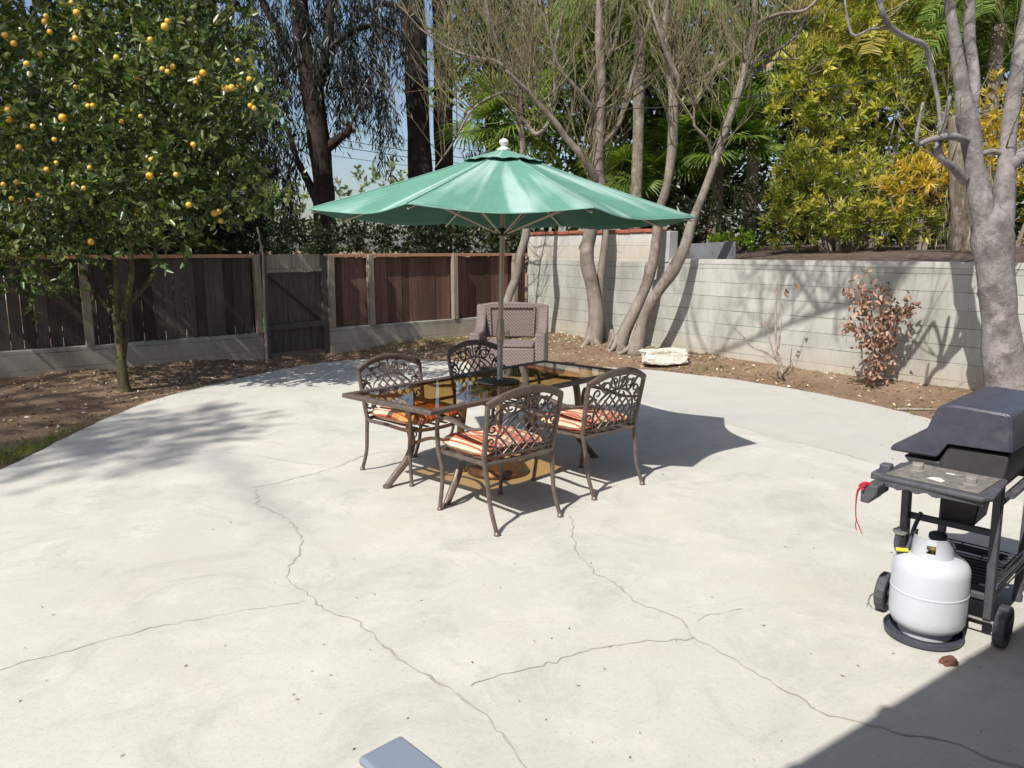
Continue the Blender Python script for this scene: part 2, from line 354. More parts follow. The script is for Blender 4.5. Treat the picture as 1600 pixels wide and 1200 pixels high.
def mk_canopy():
    m, g = newmat('green canvas', .85, 0, .2)
    sx = g.n('ShaderNodeSeparateXYZ'); g.l(g.obj(), sx.inputs[0])
    c = g.mix((.105, .25, .185), (.13, .295, .22), g.ramp(g.noise(3, 5), [(.35, 0.), (.65, 1.)]))
    # sun-bleached streaks running down the panels
    ang = g.math('ARCTAN2', sx.outputs[1], sx.outputs[0])
    rad = g.math('SQRT', g.math('ADD', g.math('POWER', sx.outputs[0], 2), g.math('POWER', sx.outputs[1], 2)))
    cb = g.n('ShaderNodeCombineXYZ'); g.l(g.math('MULTIPLY', ang, 4.2), cb.inputs[0]); g.l(g.math('MULTIPLY', rad, .55), cb.inputs[1])
    st = g.noise(1.0, 3, .5, vec=cb.outputs[0])
    cbb = g.n('ShaderNodeCombineXYZ'); g.l(g.math('MULTIPLY', ang, 9), cbb.inputs[0]); g.l(g.math('MULTIPLY', rad, 2.2), cbb.inputs[1]); cb2 = cbb.outputs[0]
    c = g.mix(c, (.36, .50, .45), g.ramp(st, [(.50, 0.), (.62, .85)]))
    c = g.mix(c, (.05, .13, .09), g.ramp(g.noise(2.1, 6, .75), [(.56, 0.), (.8, .45)])); g.col(c); wr = g.noise(1.0, 4, .6, vec=cb2); g.bump(g.math('ADD', g.noise(300, 2), g.math('MULTIPLY', wr, 6)), .35, .006)
    tr = g.n('ShaderNodeBsdfTranslucent'); tr.inputs[0].default_value = (.05, .30, .17, 1)
    mx = g.n('ShaderNodeMixShader'); mx.inputs[0].default_value = .07
    g.l(g.b.outputs[0], mx.inputs[1]); g.l(tr.outputs[0], mx.inputs[2]); g.l(mx.outputs[0], g.t.nodes['Material Output'].inputs[0])
    return m
M['canopy'] = mk_canopy()
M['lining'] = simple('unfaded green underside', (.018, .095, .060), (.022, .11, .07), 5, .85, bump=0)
M['hem'] = simple('pale hem', (.22, .42, .34), None, 9, .7, bump=0)
def mk_glass():
    m, g = newmat('amber glass', .04, 0, .5)
    t = g.t; out = t.nodes['Material Output']
    tr = g.n('ShaderNodeBsdfTransparent'); tr.inputs[0].default_value = (.62, .39, .145, 1)
    gl = g.n('ShaderNodeBsdfGlossy'); gl.inputs['Roughness'].default_value = .03; gl.inputs[0].default_value = (.95, .95, .95, 1)
    lw = g.n('ShaderNodeLayerWeight'); lw.inputs[0].default_value = .5; fr_ = g.math('ADD', .045, g.math('MULTIPLY', .955, g.math('POWER', lw.outputs['Facing'], 5)))
    mx = g.n('ShaderNodeMixShader'); g.l(fr_, mx.inputs[0]); g.l(tr.outputs[0], mx.inputs[1]); g.l(gl.outputs[0], mx.inputs[2])
    g.l(mx.outputs[0], out.inputs[0]); return m
M['glass'] = mk_glass()
def mk_cushion():
    m, g = newmat('striped cushion', .85, 0, .15)
    sx = g.n('ShaderNodeSeparateXYZ'); g.l(g.obj(), sx.inputs[0])
    x = g.math('FRACT', g.math('ADD', g.math('MULTIPLY', g.math('ADD', sx.outputs[0], g.math('MULTIPLY', g.noise(5, 2), .012)), 4.1), .13))
    red, cream, gold, rust = (.43, .075, .06), (.74, .59, .40), (.60, .38, .17), (.44, .10, .07)
    c = g.ramp(x, [(0, cream), (.12, red), (.15, cream), (.22, rust), (.40, gold), (.44, red), (.56, cream), (.59, red), (.70, cream), (.76, red), (.79, cream), (.86, rust), (.95, gold)], 'CONSTANT')
    c = g.mix(c, (.46, .15, .10), g.ramp(g.noise(13, 5, .7, dist=1.), [(.42, 0.), (.62, .6)])); g.col(g.mix(c, (.3, .1, .05), g.ramp(g.noise(40, 4), [(.5, 0.), (.8, .35)]))); g.bump(g.noise(9, 4), .4, .02); return m
M['cushion'] = mk_cushion()
def mk_wicker():
    m, g = newmat('mauve brown wicker', .6, 0, .3)
    w = g.n('ShaderNodeTexWave', wave_type='BANDS', bands_direction='DIAGONAL'); w.inputs['Scale'].default_value = 13; g.l(g.obj(), w.inputs[0])
    w2 = g.n('ShaderNodeTexWave', wave_type='BANDS', bands_direction='Z'); w2.inputs['Scale'].default_value = 18; g.l(g.obj(), w2.inputs[0])
    h = g.mix(w.outputs[1], w2.outputs[1], .35)
    g.col(g.mix((.11, .083, .077), (.255, .20, .185), h)); g.bump(h, .8, .01); return m
M['wicker'] = mk_wicker()

# ------------------------------------------------------------ ground and patio
EDGE = [(-3.9, -6), (-3.95, 3.5), (-4.0, 5.8), (-4.1, 6.88), (-4.15, 7.85), (-4.08, 8.84), (-3.81, 9.7), (-3.5, 10.5), (-3.1, 11.3), (-2.6, 11.85), (-2.0, 11.95), (-.49, 11.65), (.5, 11.42), (1.32, 11.15), (1.86, 10.95), (2.6, 10.4), (3.25, 9.7), (3.75, 8.9), (4.12, 8.1), (4.35, 7.3), (4.7, 6.2), (5.1, 4.5), (5.3, 2), (5.3, -6)]
def dense(poly, k=6):
    pts = [Vector((x, y, 0)) for x, y in poly]; P, _ = spline(pts, [0] * len(pts), k); return [(p.x, p.y) for p in P]
ED = dense(EDGE)
EDn = np.array([(x + random.uniform(-.015, .015), y + random.uniform(-.015, .015)) for x, y in ED])
def sdist(X, Y):   # signed distance to the patio outline (negative inside)
    A = EDn; B = np.roll(EDn, -1, 0); d = np.full(X.shape, 1e9); inside = np.zeros(X.shape, bool)
    for a, b in zip(A, B):
        e = b - a; px_, py_ = X - a[0], Y - a[1]; t = np.clip((px_ * e[0] + py_ * e[1]) / (e @ e), 0, 1)
        d = np.minimum(d, np.hypot(px_ - t * e[0], py_ - t * e[1]))
        c = ((a[1] > Y) != (b[1] > Y)) & (X < (b[0] - a[0]) * (Y - a[1]) / (b[1] - a[1] + 1e-12) + a[0]); inside ^= c
    return np.where(inside, -d, d)
def vnoise(X, Y, s, seed):
    r = np.random.default_rng(seed); out = 0
    for k in range(5):
        a, b, p, q = r.uniform(-1, 1, 4); out = out + np.sin((a * X + b * Y) * s * (1.7 ** k) + p * 9) * np.cos((b * X - a * Y) * s * 1.3 * (1.7 ** k) + q * 9) / (1.5 ** k)
    return out / 2.6
def hgt(X, Y):
    X, Y = np.asarray(X, float), np.asarray(Y, float); d = sdist(X, Y); t = np.clip(d / 1.3, 0, 1); t = t * t * (3 - 2 * t)
    h = -.012 + .15 * t + (.010 + .022 * t) * vnoise(X, Y, 3.1, 3) + .008 * vnoise(X, Y, 17, 5)
    return np.where(d < -.05, -.10, np.where(d < 0, np.minimum(h, -.012), h))
def H1(x, y): return float(hgt(np.array([x]), np.array([y]))[0])
def grid(name, xs, ys, hf, mat):
    X, Y = np.meshgrid(xs, ys); Z = hf(X, Y); V = np.stack([X, Y, Z], -1).reshape(-1, 3); nx, ny = len(xs), len(ys)
    i = np.arange(nx - 1)[None] + np.arange(ny - 1)[:, None] * nx; F = np.stack([i, i + 1, i + nx + 1, i + nx], -1).reshape(-1, 4)
    me = bpy.data.meshes.new(name); me.from_pydata(V.tolist(), [], F.tolist()); me.materials.append(mat)
    me.polygons.foreach_set('use_smooth', [True] * len(me.polygons)); o = bpy.data.objects.new(name, me); COL.objects.link(o); return o
xs = np.concatenate([[-300, -120, -60, -30, -18], np.arange(-12, 8, .085), [10, 18, 30, 60, 120, 300]])
ys = np.concatenate([[-60, -20, -8, -3, 0, 2], np.arange(4, 16.4, .085), [17, 19, 24, 35, 60, 120, 400, 900]])
tag(grid('ground', xs, ys, hgt, M['soil']), kind='structure')
pm = MB(); n = len(EDn)
pm.add([(x, y, 0) for x, y in EDn] + [(x, y, -.11) for x, y in EDn], [tuple(range(n))] + [(i, (i + 1) % n, n + (i + 1) % n, n + i) for i in range(n)])
# cracks: thin jagged dark strips traced on the slab, in the slab's own mesh
CR = [([(570, 712), (500, 738), (430, 755), (398, 762), (404, 790), (440, 805), (463, 822), (470, 846), (466, 868), (452, 885), (446, 903), (478, 925), (500, 948), (545, 965), (582, 988), (600, 1010), (650, 1045), (690, 1070), (712, 1080), (735, 1100), (762, 1125), (790, 1160), (820, 1200), (860, 1260)], 1.),
      ([(893, 806), (895, 840), (905, 870), (930, 895), (965, 915), (990, 938), (1030, 955), (1065, 968), (1085, 998), (1120, 1015), (1160, 1040), (1200, 1062), (1240, 1088), (1290, 1115), (1340, 1128), (1400, 1145), (1480, 1158), (1560, 1190), (1650, 1215)], 1.15),
      ([(1085, 997), (1040, 1000), (980, 1006), (930, 1012), (880, 1030), (830, 1046), (780, 1052), (745, 1068), (712, 1079)], .9),
      ([(-40, 1056), (0, 1046), (70, 1027), (130, 1010), (190, 993), (245, 980), (330, 965), (400, 952), (490, 938)], .55),
      ([(690, 703), (600, 706), (570, 712), (520, 733)], .5), ([(290, 702), (400, 712), (470, 724), (510, 727)], .4),
      ([(1085, 972), (1120, 960), (1170, 950)], .4), ([(1394, 732), (1300, 704), (1200, 680), (1134, 660)], .5)]
for pl, w in CR:
    q = []
    for a, b in zip(pl[:-1], pl[1:]):
        A, B = at(*a), at(*b); k = max(2, int((B - A).length / .035))
        for j in range(k):
            p = A.lerp(B, j / k); q.append(p + Vector((random.gauss(0, .008), random.gauss(0, .008), 0)))
    vs = []
    for i, p in enumerate(q):
        t = (q[min(i + 1, len(q) - 1)] - q[max(i - 1, 0)]); t.z = 0; t.normalize(); s_ = Vector((-t.y, t.x, 0)); ww = (w * random.choice((.0006, .0014, .0022, .0034)) + w * .0008) * (.55 + .9 * abs(math.sin(i * .043 + w * 9)) + .35 * abs(math.sin(i * .017)))
        vs += [(p + s_ * ww).to_tuple()[:2] + (.0022,), (p - s_ * ww).to_tuple()[:2] + (.0022,)]
    pm.add(vs, [(2 * i, 2 * i + 1, 2 * i + 3, 2 * i + 2) for i in range(len(q) - 1)], 1)
tag(pm.build('patio', [M['concrete'], M['crack']]), kind='structure')

# ------------------------------------------------------------ block wall, upper ground, white wall
K = Vector((.30, 15.2, 0)); WD = Vector((4.62, -6.2, 0)).normalized(); WN = Vector((-WD.y, WD.x, 0))   # WN points behind the wall
WANG = math.atan2(WD.y, WD.x); WLEN = 12.5; WTOP = 1.56
bw = thing('block_wall', K, WANG, 'long grey concrete block retaining wall behind the trees and white rock', 'wall')
w = MB(); w.box((WLEN / 2, .1, WTOP / 2 - .28), (WLEN, .2, WTOP + .44)); o = w.build('blocks', M['block'], bw, bevel=.006)
for ch in (o,):
    for v in ch.data.vertices: v.co.z += 0
w = MB()
for i in range(9, int(WLEN / .406)):
    w.box((.203 + i * .406, .1, WTOP - .035 - .002 + random.uniform(-.002, .002)), (.404, .212, .07))
w.build('cap_course', simple('cap', (.46, .45, .42), (.36, .35, .31), 5, .9), bw, bevel=.004)
uc = K + WN * .2
def up_h(X, Y):
    dx, dy = X - uc.x, Y - uc.y; d = dx * WN.x + dy * WN.y
    z = 1.50 + np.clip(d, 0, 6) * .055 + .03 * vnoise(X, Y, 2, 9) * np.clip(d, 0, 1)
    return z
pts = []; US = np.linspace(0, 40, 70); VS = np.concatenate([np.arange(0, 4, .2), np.linspace(4, 60, 20)])
V = []; 
for v_ in VS:
    for u_ in US:
        p = uc + WD * (u_ - 8 * 0) + WN * v_; V.append((p.x, p.y, float(up_h(np.array(p.x), np.array(p.y)))))
nx = len(US); F = [(j * nx + i, j * nx + i + 1, (j + 1) * nx + i + 1, (j + 1) * nx + i) for j in range(len(VS) - 1) for i in range(nx - 1)]
me = bpy.data.meshes.new('upper_ground'); me.from_pydata(V, [], F); me.materials.append(simple('mulch', (.15, .10, .075), (.06, .04, .03), 14, .95, bump=.9, bs=30, bd=.03)); me.polygons.foreach_set('use_smooth', [True] * len(me.polygons))
tag((lambda o: (COL.objects.link(o), o)[1])(bpy.data.objects.new('upper_ground', me)), kind='structure')
M['paleblock'] = blockmat('pale block', (.50, .50, .485), (.54, .535, .51), (.36, .355, .33))
ww = thing('garden_wall', K + WN * .006 + Vector((0, 0, WTOP)), WANG, 'pale upper wall with red tile coping, stepping up on the left end of the block wall', 'wall')
L2 = 3.5
w = MB(); w.box((L2 / 2, .085, .175), (L2, .17, .465)); w.build('wall_face', M['paleblock'], ww)
w = MB(); w.box((L2 + .0765, .08, .185), (.15, .20, .485)); w.build('end_pier', simple('pier', (.40, .40, .385), (.32, .32, .305), 8, .9), ww, bevel=.01)
w = MB()
for i in range(int(L2 / .31)): w.box((.155 + i * .31, .085, .44 + random.uniform(-.004, .004)), (.302, .23, .06))
w.build('coping', M['redtile'], ww, bevel=.012)
sb = MB(); sb.box((0, 0, 0), (.72, .06, .34)); p = atY(1113, 396, 12.4)
o = sb.build('leaning_slab', M['slab'], bevel=.01); o.location = p; o.rotation_euler = (R(-12), R(-3), R(-15)); tag(o, 'dark grey board standing on edge just behind the block wall top', 'board')

# ------------------------------------------------------------ timber fence on low block wall
FD = Vector((-6.6, -5.75, 0)).normalized(); FANG = math.atan2(-FD.y, -FD.x)   # local +x runs toward the corner
FO = K + FD * 13.0                                # fence origin, far left out of frame
def fx(px_):                                      # local x along the fence seen at a photo column
    u = (px_ - 800) / FPX / math.cos(PITCH) * .985
    s = (K.x - u * K.y) / (u * FD.y - FD.x); return 13.0 - s
GL, GR = fx(411), fx(506)
def fence(name, x0, x1, label, mat_, posts, tonef):
    t = thing(name, FO, FANG, label, 'fence')
    w = MB(); w.box(((x0 + x1) / 2, 0, .15), (x1 - x0, .2, .62)); w.build('base_wall', M['lowblock'], t, bevel=.006)
    w = MB(); x = x0 + .01; tones = []
    while x < x1 - .05:
        bwid = random.uniform(.135, .15); hh = 1.575 + random.uniform(-.012, .004); y = .02 + random.uniform(-.004, .004)
        w.box((x + bwid / 2, y, (.463 + hh) / 2), (bwid - random.uniform(.003, .010), .018, hh - .463), Matrix.Rotation(random.uniform(-.006, .006), 3, 'Y'))
        tones += [random.random() ** 1.3 * tonef] * 6; x += bwid
    o = w.build('boards', mat_, t); a = o.data.attributes.new('tone', 'FLOAT', 'FACE'); a.data.foreach_set('value', tones)
    w = MB(); w.box(((x0 + x1) / 2, -.015, 1.607), (x1 - x0, .10, .05)); w.box(((x0 + x1) / 2, .05, .62), (x1 - x0, .035, .08)); w.build('rail', M['rail'], t, bevel=.004)
    for p_ in posts:
        w = MB(); w.box((p_, -.075, 1.04), (.095, .09, 1.16), Matrix.Rotation(random.uniform(-.012, .012), 3, 'Y')); w.build('post', M['post'], t, bevel=.004)
    return t
fence('wooden_fence', 0.2, GL - .05, 'dark weathered board fence on low block base, behind the orange tree', M['greyboard'], [GL - .09, GL - 2.6 + .2], 1.)
fence('wooden_fence', GR + .06, 12.95, 'reddish brown board fence on low block base, between gate and corner', M['board'], [GR + .11, fx(577), fx(707), fx(800)], 1.)
g_ = thing('wooden_gate', FO, FANG, 'old dark wooden gate with a raised patch of boards on top', 'gate')
def boards(x0, x1, z0, z1, y, step=.14, jag=.01):
    w = MB(); x = x0
    while x < x1 - .03:
        b = min(step, x1 - x); zz = z1 + random.uniform(-jag, jag); w.box((x + b / 2, y + random.uniform(-.003, .003), (z0 + zz) / 2), (b - .008, .018, zz - z0)); x += b
    return w
gl, gr = GL + .07, GR - .03
boards(gl, gr, .55, 1.36, .04).build('board_panel', M['greyboard'], g_)
boards(gl + .02, gr - .02, 1.40, 1.63, -.02, .2, .006).build('top_boards', M['post'], g_)
boards(gl, gr, .13, .50, .02, .12).build('bottom_boards', M['greyboard'], g_)
w = MB(); w.box(((gl + gr) / 2, -.03, 1.385), (gr - gl, .05, .05), Matrix.Rotation(-.015, 3, 'Y')); w.build('middle_rail', M['post'], g_)
w = MB(); w.box(((gl + gr) / 2, -.02, .535), (gr - gl, .07, .09), Matrix.Rotation(-.03, 3, 'Y')); w.build('lower_rail', M['greyboard'], g_)
w = MB(); A_ = Vector((gl + .05, .005, 1.3)); B_ = Vector((gr - .05, .005, .62)); w.tube([A_, B_], .035, n=4, flat=.35); w.build('brace', M['greyboard'], g_)
w = MB(); w.box((GL + .02, -.05, .85), (.08, .08, 1.6)); w.build('hinge_post', M['greyboard'], g_)
w = MB(); w.box((GR + .015, -.0, .80), (.09, .09, 1.62)); w.build('latch_post', M['greyboard'], g_)
st = MB(); p0 = atY(404, 400, 11.35) ; p0 = Vector((p0.x, p0.y, 0)); b0 = Vector((atY(417, 555, 11.3).x, 11.3, .08))
st.tube([b0, Vector((atY(413, 480, 11.4).x, 11.4, .95)), Vector((atY(411, 402, 11.5).x, 11.5, 1.6)), atY(402, 355, 11.6)], [.022, .02, .018, .014], n=6)
tag(st.build('garden_stake', M['post']), 'thin pale stake leaning at the gate, sticking above the fence', 'stake')
ps = MB(); a_ = atY(412, 480, 11.15)
ps.tube([(a_.x, 11.15, .06), (a_.x, 11.15, .5)], .018, n=6, mi=0); ps.tube([(a_.x, 11.15, .5), (a_.x - .01, 11.15, .9)], [.018, .01], n=6, mi=1)
tag(ps.build('painted_stake', [simple('faded red', (.4, .2, .15), (.5, .42, .36), 20, .7), simple('faded green', (.16, .3, .12), None, 20, .7)]), 'short stake painted faded red and green at the gate hinge', 'stake')

# ------------------------------------------------------------ dining table
TA = R(48); CA = R(44); TC = Vector((-.11, 5.77, 0)); TH = .715
tb = thing('patio_table', TC, TA, 'long amber glass table with bronze frame and a hole for the umbrella pole', 'table')
TL, TW = 1.10, .46
def ring(w, a, b, c, d, z0, z1):      # rectangular frame between half sizes (a,b) outer and (c,d) inner
    o = [(-a, -b), (a, -b), (a, b), (-a, b)]; i = [(-c, -d), (c, -d), (c, d), (-c, d)]
    vs = [(x, y, z) for z in (z0, z1) for x, y in o + i]; fs = []
    for k in range(4):
        k2 = (k + 1) % 4
        fs += [(8 + k, 8 + k2, 12 + k2, 12 + k), (k, k2, 4 + k2, 4 + k), (k, k2, 8 + k2, 8 + k), (4 + k, 4 + k2, 12 + k2, 12 + k)]
    w.add(vs, fs)
w = MB(); ring(w, TL, TW, TL - .055, TW - .055, TH - .032, TH); w.build('frame', M['bronze'], tb, bevel=.008, seg=3)
w = MB(); gx, gy = TL - .04, TW - .04; w.add([(-gx, -gy, TH - .007), (gx, -gy, TH - .007), (gx, gy, TH - .007), (-gx, gy, TH - .007)], [(0, 1, 2, 3)]); gto = w.build('glass_top', M['glass'], tb)
w = MB(); w.lathe([(.024, .012), (.034, .012), (.04, .004), (.165, .003), (.17, .0), (.17, -.002), (.03, -.003)], (0, 0, TH - .001), 40); w.build('dark_disc', M['darkmetal'], tb, smooth=True)  # flat dark disc added on the glass around the pole
w = MB()
for s_ in (-1, 1): w.tube([(s_ * .80, -TW + .04, TH - .04), (s_ * .72, -.2, TH - .05), (s_ * .70, 0, TH - .052), (s_ * .72, .2, TH - .05), (s_ * .80, TW - .04, TH - .04)], .014, n=6, smooth=3)
w.tube([(-.7, 0, TH - .055), (.7, 0, TH - .055)], .012, n=6)
w.build('under_frame', M['bronze'], tb, smooth=True)
for sx_ in (-1, 1):
    for sy_ in (-1, 1):
        w = MB(); q = [(.62, .26, TH - .04), (.64, .27, .60), (.66, .27, .45), (.64, .26, .30), (.69, .27, .18), (.78, .295, .08), (.835, .31, .018)]
        w.tube([(a * sx_, b * sy_, c) for a, b, c in q], [.03, .028, .026, .026, .027, .026, .024], n=8, smooth=4, flat=.75)
        w.lathe([(.0, 0), (.034, .0), (.034, .016), (.02, .026), (0, .03)], (.838 * sx_, .311 * sy_, .001), 12)
        w.build('leg', M['bronze'], tb, smooth=True)
for sx_ in (-1, 1):
    w = MB(); w.tube([(.64 * sx_, -.25, .30), (.60 * sx_, -.1, .36), (.60 * sx_, .1, .36), (.64 * sx_, .25, .30)], .013, n=6, smooth=4); w.build('stretcher', M['bronze'], tb, smooth=True)

# ------------------------------------------------------------ dining chairs (local: +y is the way the sitter faces)
def dining_chair():
    t = thing('dining_chair', (0, 0, 0))
    def back(x, z):          # recline of the back plane, slightly dished
        return Vector((x, -.235 - max(0, z - .42) * .19 + .22 * x * x - .02, z))
    # arched top frame with posts that run on down as the rear legs
    fr = MB(); top = [(-.275, .42), (-.287, .60), (-.296, .795), (-.21, .833), (-.11, .860), (0, .870), (.11, .860), (.21, .833), (.296, .795), (.287, .60), (.275, .42)]
    fr.tube([back(x, z) for x, z in top[0:3]], .0165, n=8, smooth=4, flat=1.1); fr.tube([back(x, z) for x, z in top[8:11]], .0165, n=8, smooth=4, flat=1.1)
    fr.tube([back(x, z) for x, z in top[2:9]], .019, n=8, smooth=5, flat=1.35)
    fr.tube([back(x, .47) for x in (-.28, -.14, 0, .14, .28)], .010, n=6)
    fr.build('back_frame', M['bronze'], t, smooth=True)
    la = MB()
    arch = [(-.20, .47), (-.205, .58), (-.17, .67), (-.09, .725), (0, .742), (.09, .725), (.17, .67), (.205, .58), (.20, .47)]
    la.tube([back(*p) for p in arch], .0085, n=6, smooth=4)
    def inside(x, z): return abs(x) < .20 and z > .47 and z < .742 - .30 * abs(x) ** 1.0 - 1.6 * x * x * (abs(x) > .05)
    for sg in (-1, 1):
        for k in range(-6, 9):
            c = .47 + k * .078; seg = []
            for j in range(60):
                x = -.2 + .4 * j / 59; z = c + sg * x * 1.05 + .0
                if inside(x, z): seg.append((x, z))
            if len(seg) > 5: la.tube([back(*seg[0]), back(*seg[len(seg) // 2]), back(*seg[-1])], .0072, n=5)
    la.build('lattice', M['bronze'], t, smooth=True)
    sc = MB()
    def curl(cx, cz, r0, a0, turns, sgn=1, r=.0085):
        pts = []
        for j in range(14):
            f = j / 13; a = a0 + sgn * turns * 2 * math.pi * f; rr = r0 * (1 - .72 * f); pts.append(back(cx + rr * math.cos(a), cz + rr * math.sin(a)))
        sc.tube(pts, [r * (1 - .3 * j / 13) for j in range(14)], n=5)
    for s_ in (-1, 1):
        curl(s_ * .045, .795, .042, R(-90), 1.15, s_); curl(s_ * .125, .768, .044, R(-110 if s_ > 0 else -70), 1.1, -s_); curl(s_ * .20, .725, .04, R(-90), 1.1, s_)
        curl(s_ * .243, .645, .034, R(80), 1.1, -s_); curl(s_ * .243, .56, .032, R(-80), 1.0, s_)
        sc.tube([back(s_ * .02, .742), back(s_ * .05, .80), back(s_ * .10, .845), back(s_ * .15, .85)], .0085, n=5, smooth=3)
        sc.tube([back(s_ * .11, .715), back(s_ * .17, .76), back(s_ * .21, .81), back(s_ * .25, .80)], .0085, n=5, smooth=3)
        sc.tube([back(s_ * .19, .64), back(s_ * .22, .69), back(s_ * .27, .72), back(s_ * .285, .70)], .0085, n=5, smooth=3)
        sc.tube([back(s_ * .205, .52), back(s_ * .235, .50), back(s_ * .28, .53)], .0085, n=5, smooth=3)
        sc.tube([back(s_ * .205, .60), back(s_ * .25, .605), back(s_ * .285, .62)], .006, n=5)
    sc.tube([back(0, .742), back(0, .875)], .007, n=5)
    for cx, cz, a in ((-.085, .80, .5), (.085, .80, -.5), (-.165, .79, .9), (.165, .79, -.9), (-.245, .69, 1.3), (.245, .69, -1.3)):   # cast leaves
        q = []
        for j in range(8):
            th = 2 * math.pi * j / 8; lx, lz = .013 * math.cos(th), .028 * math.sin(th); q.append(back(cx + lx * math.cos(a) + lz * math.sin(a), cz + lz * math.cos(a) - lx * math.sin(a)))
        q2 = [p + Vector((0, -.008, 0)) for p in q]; sc.add(q + q2, [tuple(range(8)), tuple(range(15, 7, -1))] + [(i, (i + 1) % 8, 8 + (i + 1) % 8, 8 + i) for i in range(8)])
    sc.build('scrollwork', M['bronze'], t, smooth=True)
    for s_ in (-1, 1):
        w = MB(); w.tube([back(s_ * .275, .44), Vector((s_ * .268, -.262, .32)), Vector((s_ * .262, -.285, .16)), Vector((s_ * .262, -.345, .012))], [.0155, .015, .014, .0135], n=8, smooth=5)
        w.lathe([(0, 0), (.019, 0), (.021, .012), (.012, .024)], (s_ * .262, -.347, .0), 10); w.build('leg', M['bronze'], t, smooth=True)
        w = MB(); w.tube([Vector((s_ * .262, .235, .64)), Vector((s_ * .268, .262, .58)), Vector((s_ * .262, .262, .42)), Vector((s_ * .25, .235, .25)), Vector((s_ * .258, .262, .012))], [.013, .0145, .0155, .0145, .0135], n=8, smooth=5)
        w.lathe([(0, 0), (.018, 0), (.020, .012), (.012, .022)], (s_ * .258, .262, .0), 10)
        w.tube([Vector((s_ * .262, .255, .40)), Vector((s_ * .225, .26, .36)), Vector((s_ * .205, .262, .375)), Vector((s_ * .21, .262, .395))], .006, n=5, smooth=3)
        w.build('leg', M['bronze'], t, smooth=True)
        w = MB(); p0 = back(s_ * .286, .655)
        w.tube([p0, Vector((s_ * .295, -.20, .635)), Vector((s_ * .297, -.10, .628)), Vector((s_ * .294, .08, .652)), Vector((s_ * .285, .20, .655)), Vector((s_ * .27, .245, .632))], [.013, .016, .02, .023, .021, .014], n=8, smooth=5, flat=.55); w.build('arm', M['bronze'], t, smooth=True)
    w = MB(); w.tube([(-.27, -.25, .425), (-.272, 0, .42), (-.262, .20, .41), (-.19, .265, .405), (0, .285, .40), (.19, .265, .405), (.262, .20, .41), (.272, 0, .42), (.27, -.25, .425), (0, -.255, .425), (-.27, -.25, .425)], .0145, n=8, smooth=3)
    for x in (-.18, -.09, 0, .09, .18): w.box((x, 0, .415), (.03, .51, .006))
    w.build('seat_frame', M['bronze'], t, smooth=True)
    # cushion: plump rounded slab with seams and tufts
    n = 22; V = []; F = []
    for side in (1, -1):
        for j in range(n + 1):
            for i in range(n + 1):
                a, b = -1 + 2 * i / n, -1 + 2 * j / n; e = (1 - abs(a) ** 4) * (1 - abs(b) ** 4); e = max(e, 0) ** .42
                k = 1 - .10 * (max(abs(a), abs(b)) ** 8) * (min(abs(a), abs(b)) ** 3); d = min(math.hypot(a - p, b - q_) for p in (-.42, .42) for q_ in (-.42, .42))
                z = .475 + side * (.056 * e) - (.022 * math.exp(-(d / .16) ** 2) if side > 0 else 0) + .004 * math.sin(9 * a + 2 * b)
                V.append((a * .268 * k, .01 + b * .255 * k, z))
    m_ = (n + 1) ** 2
    for s0 in (0, 1):
        for j in range(n):
            for i in range(n):
                q = (s0 * m_ + j * (n + 1) + i, s0 * m_ + j * (n + 1) + i + 1, s0 * m_ + (j + 1) * (n + 1) + i + 1, s0 * m_ + (j + 1) * (n + 1) + i); F.append(q if s0 == 0 else q[::-1])
    w = MB(); w.add(V, F); cu = w.build('cushion', M['cushion'], t, smooth='all')
    w = MB()
    ptsb = [(.258 * c_, .005 + .243 * s2, .468) for c_, s2 in [(-.9, -1), (0, -1.0), (.9, -1), (1, -.9), (1, 0), (1, .9), (.9, 1), (0, 1), (-.9, 1), (-1, .9), (-1, 0), (-1, -.9), (-.9, -1)]]
    w.tube([(x * .985, y * .985, z) for x, y, z in ptsb], .0055, n=5); w.build('piping', simple('piping', (.42, .12, .06), None, 9, .8, bump=0), cu, smooth=True)
    return t
dc = dining_chair(); DC = [dc] + [copytree(dc) for _ in range(3)]
def off(a, n_): return TC + Vector((math.cos(CA), math.sin(CA), 0)) * a + Vector((-math.sin(CA), math.cos(CA), 0)) * n_
for o, (px_, py_, rz, lb) in zip(DC, [
    (*off(-.65, -.67)[:2], CA + R(-4), 'bronze lattice back chair nearest the camera, its back to the camera, sunlit red cream cushion'),
    (*off(.28, -.63)[:2], CA + R(-2), 'bronze lattice back chair at the right, half in the umbrella shade beside the nearest chair'),
    (*off(-.46, .43)[:2], CA + math.pi + R(2), 'bronze chair at the left end on the far side, its lattice back sunlit against concrete'),
    (*off(.60, .66)[:2], CA + math.pi - R(2), 'bronze chair in dark shade on the far side, behind the umbrella pole')]):
    o.location = (px_, py_, 0); o.rotation_euler = (0, 0, rz); tag(o, lb, 'chair', 'bronze chairs around the glass table')
